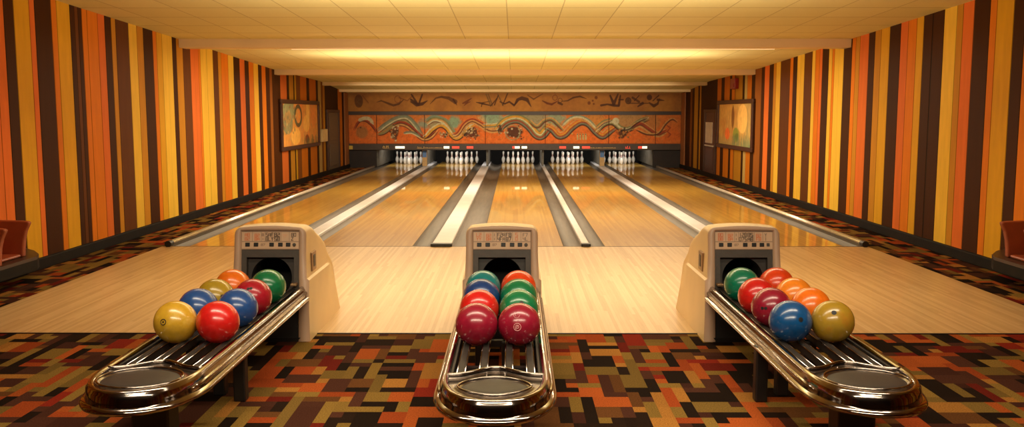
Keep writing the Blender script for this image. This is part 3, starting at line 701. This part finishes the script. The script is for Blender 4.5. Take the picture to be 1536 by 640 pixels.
# ------------------------------------------------------------------ ball returns
GLY = {'A': [(0,6,0,1),(0,1,3,1),(3,1,3,6),(0,3.5,3,3.5)], '8': [(0,0,3,0),(3,0,3,6),(3,6,0,6),(0,6,0,0),(0,3,3,3)], '7': [(0,0,3,0),(3,0,1,6)], '4': [(0,0,0,3),(0,3,3,3),(3,0,3,6)],
       'S': [(3,0,0,0),(0,0,0,3),(0,3,3,3),(3,3,3,6),(3,6,0,6)], 'F': [(0,0,0,6),(0,0,3,0),(0,3,2,3)], 'Y': [(0,0,1.5,3),(3,0,1.5,3),(1.5,3,1.5,6)], 'O': [(0,0,3,0),(3,0,3,6),(3,6,0,6),(0,6,0,0)],
       '2': [(0,0,3,0),(3,0,3,3),(3,3,0,3),(0,3,0,6),(0,6,3,6)], 'I': [(1.5,0,1.5,6)], 'L': [(0,0,0,6),(0,6,3,6)], 'Z': [(0,0,3,0),(3,0,0,6),(0,6,3,6)]}
def display_img(kind):
    c = Canvas(0, 84, 0, 27, .34); n = c.noise(9, 40+kind)
    c.I[:] = lin((206, 172, 138)); c.mix((n-.4)*.6, lin((186, 150, 118)))
    bk = lin((44, 34, 30)); orr = lin((206, 110, 62)); gr = lin((128, 104, 86))
    def gl(ch, x, y, sx, sy, col, w=.45):
        for a, b, p, q in GLY[ch]: c.stroke([(x+a*sx, y+b*sy), (x+p*sx, y+q*sy)], w, col, .92, .4)
    def txt(st, x, y, sx, sy, col, gap=1.2, w=.45):
        for ch in st:
            if ch != ' ': gl(ch, x, y, sx, sy, col, w)
            x += 3*sx+gap
    c.stroke([(0, 15.4), (84, 15.4)], .45, gr); c.stroke([(0, .5), (84, .5)], .5, gr, .8); c.stroke([(0, 26.5), (84, 26.5)], .5, gr, .8)
    for x in (15.5, 28.5, 34, 46 if kind == 1 else 45, 57.5, 70): c.stroke([(x, 1), (x, 15)], .3, gr, .8)
    o1 = orr if kind != 2 else lin((196, 96, 50))
    txt(('A8', 'L2', '8O')[kind], 4.5, 3, .9, .75, o1); txt(('82', 'YY', '88')[kind], 4.5, 9, .9, .75, o1)
    txt('82', 19, 4, .9, .7, orr); txt('8A', 19, 9.4, .9, .7, orr)
    txt('8' if kind == 0 else 'I', 29.6, 3.4, .8, .6, gr); txt('I', 30.2, 10, .5, .5, gr)
    txt(('SAF', 'F2A', 'I28')[kind], 35.5, 2.6, .9, .85, bk); txt(('8LY', '4FA', 'O7S')[kind], 35.5, 9, .9, .85, bk)
    txt(('82', 'F8', '8S')[kind], 48, 2.6, 1.0, .85, bk, 1.4, .55); txt(('S8', '87', 'A8')[kind], 48, 9, 1.0, .85, bk, 1.4, .55)
    if kind == 1: txt('S', 62, 2.5, 1.0, .9, orr); txt('O', 62, 9.2, 1.0, .7, orr)
    elif kind == 2: txt('82', 60.5, 4, .9, .7, orr); txt('F8', 60.5, 9.4, .9, .7, orr)
    else: txt('7F', 60.5, 5, .9, .7, lin((214, 160, 122)))
    txt(('8O', 'F7', 'Y')[kind], 73, 3, .9, .75, gr if kind else bk); txt(('Z', '4L', 'I')[kind], 73, 9, .9, .75, gr if kind else bk)
    txt('87', 28.5, 18.6, .8, .5, gr, .8, .35)
    return c

def make_return(ax, kind, label):
    YF = yf(512)                                   # front foot of the hood
    t = empty('ball_return', (ax, YF, 0), label, 'ball return', 'ball returns on the carpet')
    ln = .16                                       # lean of the front
    wb, wm, wt, ht = .285, .262, .252, .815
    # --- hood shell: arches lofted from front to back
    def arch(y, zt, lean, flare=0.0, k=1.0):
        r = min(.055, zt*.45); pts = []
        side = [(0.0, wb+.006+flare), (.2, wb-.004+flare), (.425, wm+.017+flare*.5), (.437, wm), (.62, wt+.003)]
        zs = [s for s in side if s[0] < zt-r-.01]
        while len(zs) < 5: zs.append((zs[-1][0]+(zt-r-zs[-1][0])*.5, zs[-1][1]-.0005))
        xt = zs[-1][1]
        right = [(x*k, z) for z, x in zs]
        cor = [(xt*k-r+r*math.cos(a), zt-.012-r+r*math.sin(a)) for a in np.linspace(0, PI/2, 6)]
        xe = xt*k-r
        top = [(xe*f, zt-.012*f*f) for f in (.66, .33, 0)]
        half = right+cor+top
        full = half+[(-x, z) for x, z in half[-2::-1]]
        return [Vector((x, y+lean*z, z)) for x, z in full]
    secs = [(0.0, ht-.006, ln), (.012, ht, ln), (.09, ht, ln), (.18, ht-.006, ln*.9), (.29, ht-.03, ln*.75), (.41, .742, ln*.6), (.56, .70, ln*.45), (.69, .64, ln*.3), (.79, .56, ln*.22), (.87, .48, ln*.15), (.915, .43, ln*.12)]
    rings = [arch(*s) for s in secs]
    for y, zt in ((1.0, .27), (1.07, .12), (1.11, .03)): rings.append(arch(y, zt, 0.02))
    V, Fc = loft(rings, closed=False)
    n = len(rings[0]); Fc.append(tuple((len(rings)-1)*n+j for j in range(n)))
    sh = mesh_obj('hood_shell', V, Fc, M['shell'], t, smooth=True)
    e = sh.modifiers.new('edge', 'EDGE_SPLIT'); e.split_angle = .75
    # --- front frame: band around the front arch
    outer = arch(0.0, ht-.006, ln); A = len(outer)
    def inner(p, q):                               # inset outline
        hw = .203; zt = ht-.045
        s = 1 if p.x > 0 else -1
        if p.z < .62: return Vector((s*hw, 0, p.z))
        r = .02; cx = hw-r; a = math.atan2(p.z-(zt-.1), abs(p.x)-.12)
        d = Vector((math.cos(a), 0, math.sin(a)))
        x = min(hw, abs(p.x)*.82); z = min(zt, p.z-.012 if abs(p.x) > .2 else zt)
        if abs(p.x) >= wt-.05: x = hw
        return Vector((s*x if p.x else 0, 0, z))
    R = [[], [], [], [], []]
    for p in outer:
        q = inner(p, None); q.y = ln*q.z
        nrm = Vector((0, -1, ln)).normalized()
        R[0].append(p.copy()); R[1].append(p.lerp(q, .12)+nrm*.014); R[2].append(p.lerp(q, .5)+nrm*.02); R[3].append(p.lerp(q, .9)+nrm*.014); R[4].append(q-nrm*.02)
    V, Fc = loft(R, closed=False)
    for i in range(4):                             # close the feet
        pass
    mesh_obj('front_frame', V, Fc, M['frame'], t, smooth=True)
    def P(x, z, dep): return (x, ln*z+dep, z)
    def plate(name, x0, x1, z0, z1, d0, d1, mat, parent, bevel=0):
        bm = bmesh.new(); vs = [bm.verts.new(P(x, z, d)) for x in (x0, x1) for d in (d0, d1) for z in (z0, z1)]
        for f in ((0,1,3,2),(4,6,7,5),(0,4,5,1),(2,3,7,6),(0,2,6,4),(1,5,7,3)): bm.faces.new([vs[i] for i in f])
        return bm_obj(name, bm, mat, parent, bevel=bevel)
    # --- display strip with printed marks and buttons
    zd0, zd1 = .640, .770
    dp = plate('display_panel', -.204, .204, zd0, zd1, .0, .03, M['frame'], t)
    c = display_img(kind); g = grid_obj('display_print', .404, zd1-zd0-.004, c.nx, c.nz, c.I, M['display'], dp, y=-.002, org=(-.202, 0, zd0+.002))
    me = g.data
    for v in me.vertices: v.co.y += ln*v.co.z
    def bx(u): return -.202+.404*u/84
    for k, u in enumerate((8.5, 21, 44, 57, 68.5)):
        plate('button', bx(u-3.3), bx(u+3.3), zd0+.022, zd0+.049, -.007, .0, M['black'], dp, .002)
    if kind == 2: plate('button', bx(75.5), bx(80), zd0+.024, zd0+.047, -.006, .0, M['bezel'], dp, .002)
    v, f = lathe([(.012, 0), (.012, .006), (.008, .008)], 16)
    if kind != 2: mesh_obj('knob', [P(bx(77.5)+x, zd0+.035+y, -.002-z) for x, y, z in v], f, M['bezel'], dp)
    # --- bezel with recess and round mouth
    zr0, zr1 = .30, .640
    bm = bmesh.new()
    for x0, x1, z0, z1 in ((-.204, .204, .585, zr1), (-.204, -.168, zr0, .585), (.168, .204, zr0, .585)):
        vs = [bm.verts.new(P(x, z, d)) for x in (x0, x1) for d in (.004, .05) for z in (z0, z1)]
        for q in ((0,1,3,2),(4,6,7,5),(0,4,5,1),(2,3,7,6),(0,2,6,4),(1,5,7,3)): bm.faces.new([vs[i] for i in q])
    bz = bm_obj('bezel', bm, M['bezel'], t)
    N = 40; zc, rr = .435, .145; A1 = []; A2 = []; B1 = []; B2 = []
    for k in range(N):
        a = 2*PI*k/N; cx, cz = math.cos(a), math.sin(a)
        m = max(abs(cx)/.172, abs(cz)/.155)
        A1.append(P(rr*cx, zc+rr*cz, .05)); A2.append(P(cx/m, zc+cz/m, .05))
        B1.append(P(rr*.95*cx, zc+rr*.95*cz, .075)); B2.append(P(rr*.95*cx, zc+rr*.95*cz, .42))
    V, Fc = loft([A1, A2], caps=False); mesh_obj('recess_plate', V, Fc, M['bezel_in'], bz)
    V, Fc = loft([A1, B1, B2], caps=False); Fc.append(tuple(2*N+k for k in range(N)))
    mesh_obj('ball_mouth', V, Fc, M['void'], bz)
    plate('kick_plate', -.206, .206, 0.02, zr0+.01, -.01, .1, M['black'], t)
    box('plinth', -.255, .255, -.012, 1.0, .0, .03, M['black'], t)
    # --- lock plates on the sides
    for s in (-1, 1):
        if (kind == 0 and s < 0) or (kind == 2 and s > 0) or kind == 1: continue
        a = sorted((s*(wm-.012), s*(wm+.007))); lk = box('lock_plate', *a, .22, .36, .46, .60, M['lock'], t, bevel=.006)
        a = sorted((s*(wm-.01), s*(wm+.010))); box('lock_slot', *a, .26, .33, .485, .58, M['black'], lk, bevel=.01)
    # --- chrome rail: profile swept round the U
    ZT = .385; hw = .2535; yo = (.085, -.03, .075)[kind]-(YF-6.29); yc = -2.12+yo; tip = -2.53+yo
    yh = ln*ZT-.03
    path = []
    for y in np.linspace(yh, yc, 14): path.append((-hw, y))
    ex = 2.25
    for a in np.linspace(0, PI, 42)[1:-1]:
        ca, sa = math.cos(a), math.sin(a)
        path.append((-hw*math.copysign(abs(ca)**(2/ex), ca), yc+(tip-yc)*abs(sa)**(2/ex)))
    for y in np.linspace(yc, yh, 14): path.append((hw, y))
    prof = [(-.034,-.045),(-.036,-.006),(-.030,.001),(-.020,.004),(-.010,.002),(-.004,-.006),(-.001,-.014),(.004,-.02),(.007,-.05),(.010,-.066),(.020,-.070),(.030,-.077),(.034,-.086),(.030,-.095),(.018,-.100),(-.0,-.100),(-.01,-.09)]
    rings = []
    for i, (x, y) in enumerate(path):
        a = Vector(path[max(i-1, 0)]); b = Vector(path[min(i+1, len(path)-1)]); tg = (b-a).normalized()
        nr = Vector((tg.y, -tg.x)) if False else Vector((-tg.y, tg.x))
        if nr.dot(Vector((x, y-yc if y < yc else 0))) < 0: nr = -nr
        rings.append([(x+nr.x*o, y+nr.y*o, ZT+z) for o, z in prof])
    V, Fc = loft(rings)
    rl = mesh_obj('rail', V, Fc, M['chrome'], t, smooth=True); e = rl.modifiers.new('edge', 'EDGE_SPLIT'); e.split_angle = .9
    for s in (-1, 1):
        pts = [(s*(hw+.008), yh, ZT-.043), (s*(hw+.008), yc+.1, ZT-.043), (s*(hw+.007), yc-.02, ZT-.044), (s*(hw+.001), yc-.1, ZT-.046), (s*(hw-.012), yc-.17, ZT-.05)]
        V, Fc = tube(pts, [.011, .011, .011, .010, .004], 10); mesh_obj('rail_ridge', V, Fc, M['chrome'], rl, smooth=True)
    # --- front cap plate with raised beads and dark pad
    ye = lambda x: yc+.005+.125*math.exp(-(x/.115)**2)   # rear edge of the plate
    yin = lambda x: yc+(tip-yc)*max(0, 1-abs(x/hw)**ex)**(1/ex)
    pcx, pcy, pw, ph = 0.0, yc-(.165, .175, .165)[kind], (.176, .152, .176)[kind], (.152, .125, .152)[kind]; PE = (2.0, 1.7, 2.0)[kind]
    def padr(x, y):
        u = abs(x-pcx)/pw; v = abs(y-pcy)/ph
        return (u**PE+v**PE)**(1/PE)
    V = []; Fc = []; nx, ny = 61, 45
    for i in range(nx):
        x = -hw*.955+hw*1.91*i/(nx-1)
        for j in range(ny):
            y0 = yin(x/.965)*1.0+.012; y = y0+(ye(x)-y0)*j/(ny-1); r = padr(x, y)
            z = ZT-.012+.012*math.exp(-((r-1.10)/.07)**2)-.006*max(0, min(1, (1-r)*6))
            z -= .014*max(0, min(1, (r-1.22)*3))*max(0, min(1, (y-yc+.13)/.1))
            z += .014*math.exp(-((ye(x)-y)/.018)**2)
            V.append((x, y, z))
    for i in range(nx-1):
        for j in range(ny-1): a = i*ny+j; Fc.append((a, a+ny, a+ny+1, a+1))
    cp = mesh_obj('end_cap', V, Fc, M['chrome_dull'], t, smooth=True)
    pts = [(x, ye(x), ZT-.004) for x in np.linspace(-hw*.9, hw*.9, 30)]
    V, Fc = tube(pts, .009, 8); mesh_obj('cap_bead', V, Fc, M['chrome'], cp, smooth=True)
    pts = []
    for a in np.linspace(0, 2*PI, 61):
        ca, sa = math.cos(a), math.sin(a); k = 1.09/((abs(ca)**PE+abs(sa)**PE)**(1/PE)); pts.append((pw*k*ca, pcy+ph*k*sa, ZT-.001))
    V, Fc = tube(pts, .006, 8); mesh_obj('pad_bead', V, Fc, M['chrome'], cp, smooth=True)
    V = [(0, pcy, ZT+.001)]; Fc = []; N = 56; RR = (.35, .7, .9, 1.0)
    for q, rr in enumerate(RR):
        for k in range(N):
            a = 2*PI*k/N; ca, sa = math.cos(a), math.sin(a); m = rr/((abs(ca)**PE+abs(sa)**PE)**(1/PE))
            V.append((pw*m*ca, pcy+ph*m*sa, ZT+(.001, -.001, -.004, -.010)[q]))
    for k in range(N): Fc.append((0, 1+k, 1+(k+1) % N))
    for q in range(3):
        for k in range(N): Fc.append((1+q*N+k, 1+(q+1)*N+k, 1+(q+1)*N+(k+1) % N, 1+q*N+(k+1) % N))
    mesh_obj('pad', V, Fc, M['pad'], cp, smooth=True)
    # --- slats the balls roll on
    ZS = .366
    for x in (-.168, -.062, .062, .168):
        y1 = yc+.01+.1*math.exp(-(x/.115)**2)
        sl = box('slat', x-.017, x+.017, y1, ln*ZS+.08, ZS-.05, ZS, M['slat'], t, bevel=.006)
        for s in (-1, 1):
            V, Fc = tube([(x+s*.019, y1, ZS-.004), (x+s*.019, ln*ZS+.05, ZS-.004)], .0035, 8); mesh_obj('slat_edge', V, Fc, M['chrome'], sl, smooth=True)
    for s in (-1, 1):
        a = sorted((s*.215, s*.203)); box('inner_wall', *a, yc+.03, ln*ZS, ZS-.06, ZS+.004, M['slat'], t)
    for yy in (-.55, -1.2, -1.75): box('cross_brace', -.235, .235, yy-.02, yy+.02, ZS-.085, ZS-.05, M['black'], t)
    # --- legs
    for x, y in ((-.225, yd(5.09)-YF), (.225, yd(5.09)-YF), (-.075, yd(5.2)-YF), (.075, yd(5.2)-YF)):
        box('leg', x-.025-.034, x-.025+.034, y-.034, y+.034, 0, ZS-.05, M['black'], t, bevel=.008)
    py = yd(4.39)-YF
    bm = bmesh.new(); add_box(bm, -.09, .09, py-.07, py+.07, .02, ZS-.05); add_box(bm, -.12, .12, py-.1, py+.1, 0, .02)
    bm_obj('pedestal', bm, M['black'], t, bevel=.01)
    # --- small latch at the head of the outer rail
    s = 1 if kind == 0 else -1
    if kind != 1:
        lt = plate('latch', s*.178-.022, s*.178+.022, .392, .41, -.05, .0, M['lock'], t, .004)
    return t
AXL = [-1.735, -.09, 1.625]
make_return(AXL[0], 0, 'cream ball return with chrome rack at the left of the three')
make_return(AXL[1], 1, 'cream ball return with chrome rack in the middle of the three')
make_return(AXL[2], 2, 'cream ball return with chrome rack at the right of the three')

# ------------------------------------------------------------------ bowling balls
RB = .1152
def ball_mat(name, col, var=.18, sc=9, c2=None):
    m, nt, b = new_mat(name)
    f = noise(nt, sc, 5, .6); f2 = noise(nt, 40, 3)
    hi = c2 or tuple(min(1, v*(1+var)+.01) for v in col); lo = tuple(v*(1-var) for v in col)
    c = ramp(nt, f, [(.3, lo), (.55, col), (.75, hi)])
    nt.links.new(mixc(nt, .25, c, ramp(nt, f2, [(.35, (.75,)*3), (.65, (1.1,)*3)]), 'MULTIPLY'), b.inputs['Base Color'])
    b.inputs['Roughness'].default_value = .26; b.inputs['Coat Weight'].default_value = .35; b.inputs['Coat Roughness'].default_value = .12
    return m
BM = {'yellow': ball_mat('ball_yellow', lin((196, 152, 42)), c2=lin((206, 172, 78)), sc=14), 'blue': ball_mat('ball_blue', lin((32, 74, 136))), 'olive': ball_mat('ball_olive', lin((164, 134, 36))),
      'orange': ball_mat('ball_orange', lin((232, 112, 24))), 'red': ball_mat('ball_red', lin((200, 28, 24))), 'magenta': ball_mat('ball_magenta', lin((138, 20, 44))),
      'green': ball_mat('ball_green', lin((8, 112, 66))), 'teal': ball_mat('ball_teal', lin((8, 122, 124))), 'vermilion': ball_mat('ball_vermilion', lin((222, 66, 22))),
      'crimson': ball_mat('ball_crimson', lin((164, 22, 40))), 'navy': ball_mat('ball_navy', lin((22, 58, 116))), 'tangerine': ball_mat('ball_tangerine', lin((236, 134, 34))),
      'deepblue': ball_mat('ball_deepblue', lin((12, 72, 124))), 'gold': ball_mat('ball_gold', lin((160, 126, 36)), c2=lin((176, 112, 36)), sc=6), 'emerald': ball_mat('ball_emerald', lin((4, 116, 84)))}
EMB = plain('emblem_pale', lin((214, 150, 150)), .4); EMD = plain('emblem_dark', lin((56, 44, 24)), .4)
def sphere(n=48, m=28):
    V = [(0, 0, RB)]; Fc = []
    for i in range(1, m):
        th = PI*i/m
        for k in range(n): V.append((RB*math.sin(th)*math.cos(2*PI*k/n), RB*math.sin(th)*math.sin(2*PI*k/n), RB*math.cos(th)))
    V.append((0, 0, -RB))
    for k in range(n): Fc.append((0, 1+k, 1+(k+1) % n)); Fc.append((len(V)-1, 1+(m-2)*n+(k+1) % n, 1+(m-2)*n+k))
    for i in range(m-2):
        for k in range(n): a = 1+i*n; Fc.append((a+k, a+n+k, a+n+(k+1) % n, a+(k+1) % n))
    return V, Fc
SV, SF = sphere()
def dirv(dx, dz):            # a direction on the near side of the ball
    y = -math.sqrt(max(0, 1-dx*dx-dz*dz)); return Vector((dx, y, dz)).normalized()
def cap_disc(name, dx, dz, ang, mat, parent):
    d = dirv(dx, dz); q = d.to_track_quat('Z', 'Y'); V = [q @ Vector((0, 0, RB+.0006))]; Fc = []; N = 20
    for k in range(N):
        V.append(q @ (Vector((math.sin(ang)*math.cos(2*PI*k/N), math.sin(ang)*math.sin(2*PI*k/N), math.cos(ang)))*(RB+.0005)))
    for k in range(N): Fc.append((0, 1+k, 1+(k+1) % N))
    mesh_obj(name, V, Fc, mat, parent)
def cap_curve(name, dx, dz, f, mat, parent, w=.0016):
    d = dirv(dx, dz); q = d.to_track_quat('Z', 'Y')
    pts = [q @ (Vector((math.sin(a)*math.cos(p), math.sin(a)*math.sin(p), math.cos(a)))*(RB+.0003)) for a, p in f]
    V, Fc = tube(pts, w, 6); mesh_obj(name, V, Fc, mat, parent)
BALLS = [  # return, column, row from the front, material, description, extras
 (0,-1,0,'yellow','yellow ball with dark ring emblem, front left on the left rack',[('ringdark',-.22,.22)]), (0,1,0,'red','bright red ball, front right on the left rack',[]),
 (0,-1,1,'blue','blue ball just behind the yellow ringed ball on left rack',[]), (0,1,1,'blue','blue ball just behind the bright red ball on left rack',[]),
 (0,-1,2,'olive','olive yellow ball with one hole, third from front on left rack',[('hole',.62,.2)]), (0,1,2,'crimson','crimson ball in front of the green ball on left rack',[('slot',.05,.62)]),
 (0,-1,3,'orange','orange ball at the rear of the left rack',[]), (0,1,3,'green','green ball at the mouth of the left ball return',[]),
 (1,-1,0,'magenta','plain dark magenta ball, front left on the middle rack',[]), (1,1,0,'magenta','dark magenta ball with pale spiral emblem on the middle rack',[('spiral',-.1,.10),('crest',-.13,.62)]),
 (1,-1,1,'red','red ball behind the plain magenta ball on middle rack',[]), (1,1,1,'green','green ball with one finger hole on the middle rack',[('hole',.12,.5)]),
 (1,-1,2,'navy','dark blue ball, third from front on the middle rack',[]), (1,1,2,'green','plain green ball, third from front on the middle rack',[]),
 (1,-1,3,'teal','teal ball at the rear left of the middle rack',[]), (1,1,3,'vermilion','orange red ball at the rear right of the middle rack',[]),
 (2,-1,0,'deepblue','blue ball with finger hole, front left on the right rack',[('hole',.2,.3)]), (2,1,0,'gold','olive gold ball with one hole, front right on the right rack',[('hole',-.22,.6)]),
 (2,-1,1,'magenta','dark magenta ball just behind the blue ball on right rack',[('slot',-.6,.1)]), (2,1,1,'orange','orange ball just behind the olive gold ball on right rack',[]),
 (2,-1,2,'red','red ball in front of the green ball on right rack',[]), (2,1,2,'tangerine','light orange ball, third from front on the right rack',[]),
 (2,-1,3,'emerald','green ball at the mouth of the right ball return',[]), (2,1,3,'vermilion','orange red ball at the rear of the right rack',[])]
ZB = .366+math.sqrt(RB**2-.054**2)+.001
ROWY = [[yf(v, ZB) for v in r] for r in ((483, 462, 446, 430), (486, 463.5, 445.5, 431.5), (481.5, 460, 443.5, 426.5))]
for ri, col, row, mk, lab, ex in BALLS:
    o = mesh_obj('bowling_ball', SV, SF, BM[mk], smooth=True)
    o.location = (AXL[ri]+col*.1155, ROWY[ri][row], ZB); 
    tag(o, lab, 'bowling ball', 'bowling balls on the %s rack' % ('left', 'middle', 'right')[ri])
    for k, dx, dz in ex:
        if k == 'hole': cap_disc('finger_hole', dx, dz, .115, M['hole'], o)
        elif k == 'slot': cap_disc('finger_hole', dx-.06, dz, .08, M['hole'], o); cap_disc('finger_hole', dx+.08, dz+.02, .08, M['hole'], o)
        elif k == 'ringdark':
            cap_curve('emblem', dx, dz, [(.13, p) for p in np.linspace(0, 2*PI, 25)], EMD, o, .0026); cap_disc('finger_hole', dx, dz, .05, EMD, o)
        elif k == 'spiral':
            cap_curve('emblem', dx, dz, [(.17, p) for p in np.linspace(0, 2*PI, 25)], EMB, o); cap_curve('emblem', dx, dz, [(.02+.09*p/(3.4*PI), p) for p in np.linspace(0, 3.4*PI, 40)], EMB, o)
        elif k == 'crest':
            cap_curve('emblem', dx, dz, [(.14, p) for p in np.linspace(PI, 2*PI, 16)], EMB, o, .001); cap_curve('emblem', dx, dz, [(.06, p) for p in np.linspace(.3, 4.6, 16)], EMB, o, .001)

# ------------------------------------------------------------------ light fixture behind the first beam
YL = YBEAM+.3+.22
lf = empty('strip_light', (0.2, YL, ceil_z(YL)), 'long glowing strip light tucked behind the nearest ceiling beam', 'light')
zz = -.088
V, Fc = tube([(-3.6, 0, zz), (3.75, 0, zz)], .013, 10); mesh_obj('light_tube', V, Fc, M['tube'], lf, smooth=True)
bm = bmesh.new()
for x in np.linspace(-3.6, 3.75, 6): add_box(bm, x-.012, x+.012, -.012, .012, zz, -.004)
bm_obj('bracket', bm, M['beam'], lf)

def area(name, loc, sx, sy, power, col=(1, .80, .52), rot=(0, 0, 0), spread=PI):
    l = bpy.data.lights.new(name, 'AREA'); l.shape = 'RECTANGLE'; l.size = sx; l.size_y = sy; l.energy = power; l.color = col; l.spread = spread
    o = bpy.data.objects.new(name, l); C.objects.link(o); o.location = loc; o.rotation_euler = rot; return o
LC = (1, .84, .60); LU = (1, .88, .66)
D = math.radians
area('ceiling_strip_lamp_front', (0, 4.2, ceil_z(4.2)-.05), 5.4, .3, 74, LC, spread=D(125))
area('ceiling_strip_lamp_mid', (0, 8.2, ceil_z(8.2)-.04), 6.8, .25, 84, LC, spread=D(128))
area('uplight_fill_front', (0, 8.6, ceil_z(8.6)-.75), 5.0, .3, 120, LU, rot=(PI-.5, 0, 0))  # unseen uplight added in mid-air to brighten the near ceiling
area('cove_lamp', (0.1, YL+.02, ceil_z(YL)-.085), 7.4, .04, 10, LU, rot=(PI-.5, 0, 0))
area('uplight_fill_bay', (0, 15.6, ceil_z(15.2)-.8), 6.5, .3, 82, LU, rot=(PI, 0, 0))  # floating fill added for the bay past the strip light, no fixture here
area('uplight_fill_far', (0, 20.3, ceil_z(20.3)-.6), 7.0, .3, 5, LC, rot=(PI, 0, 0))  # added uplight without a fitting, lifts the ceiling past the second beam
area('uplight_fill_end', (0, 24.2, ceil_z(24.2)-.5), 7.0, .3, 5, LC, rot=(PI, 0, 0))  # unseen fill hung in the air, added for the bay past the third beam
area('lane_lamp', (0, YBEAM+.4, ceil_z(YBEAM)-.13), 7.5, .12, 210, LC)
area('lane_lamp_second', (0, 18.9, ceil_z(18.9)-.13), 7.5, .12, 320, LC)
area('mural_wash_fill', (0, 22.6, ceil_z(22.6)-.28), 8.2, .12, 80, LC, rot=(D(58), 0, 0), spread=D(105))  # added wash aimed at the mural and far lanes, has no fitting
area('ball_rack_fill', (0, 1.6, 2.75), 4.5, .3, 75, LC, rot=(D(38), 0, 0), spread=D(120))  # fill added overhead to brighten the balls and hood fronts, not a room fixture
area('pin_lamp', (0, YM+.9, .95), 8.0, .2, 110, col=(1, .93, .82), rot=(D(38), 0, 0))
W = bpy.data.worlds.new('room_world'); S.world = W; W.use_nodes = True
W.node_tree.nodes['Background'].inputs[0].default_value = (1, .75, .5, 1); W.node_tree.nodes['Background'].inputs[1].default_value = .02

# ------------------------------------------------------------------ camera
cam = bpy.data.cameras.new('camera'); cam.sensor_width = 36; cam.lens = F/1536*36; cam.clip_end = 100
co = bpy.data.objects.new('camera', cam); C.objects.link(co)
co.location = (0, 0, H); co.rotation_euler = (PI/2-PIT, 0, math.atan((CX-768)/F)); S.camera = co
S.view_settings.view_transform = 'Standard'; S.view_settings.look = 'None'; S.view_settings.exposure = 0.0
S.cycles.use_denoising = True; S.cycles.max_bounces = 8
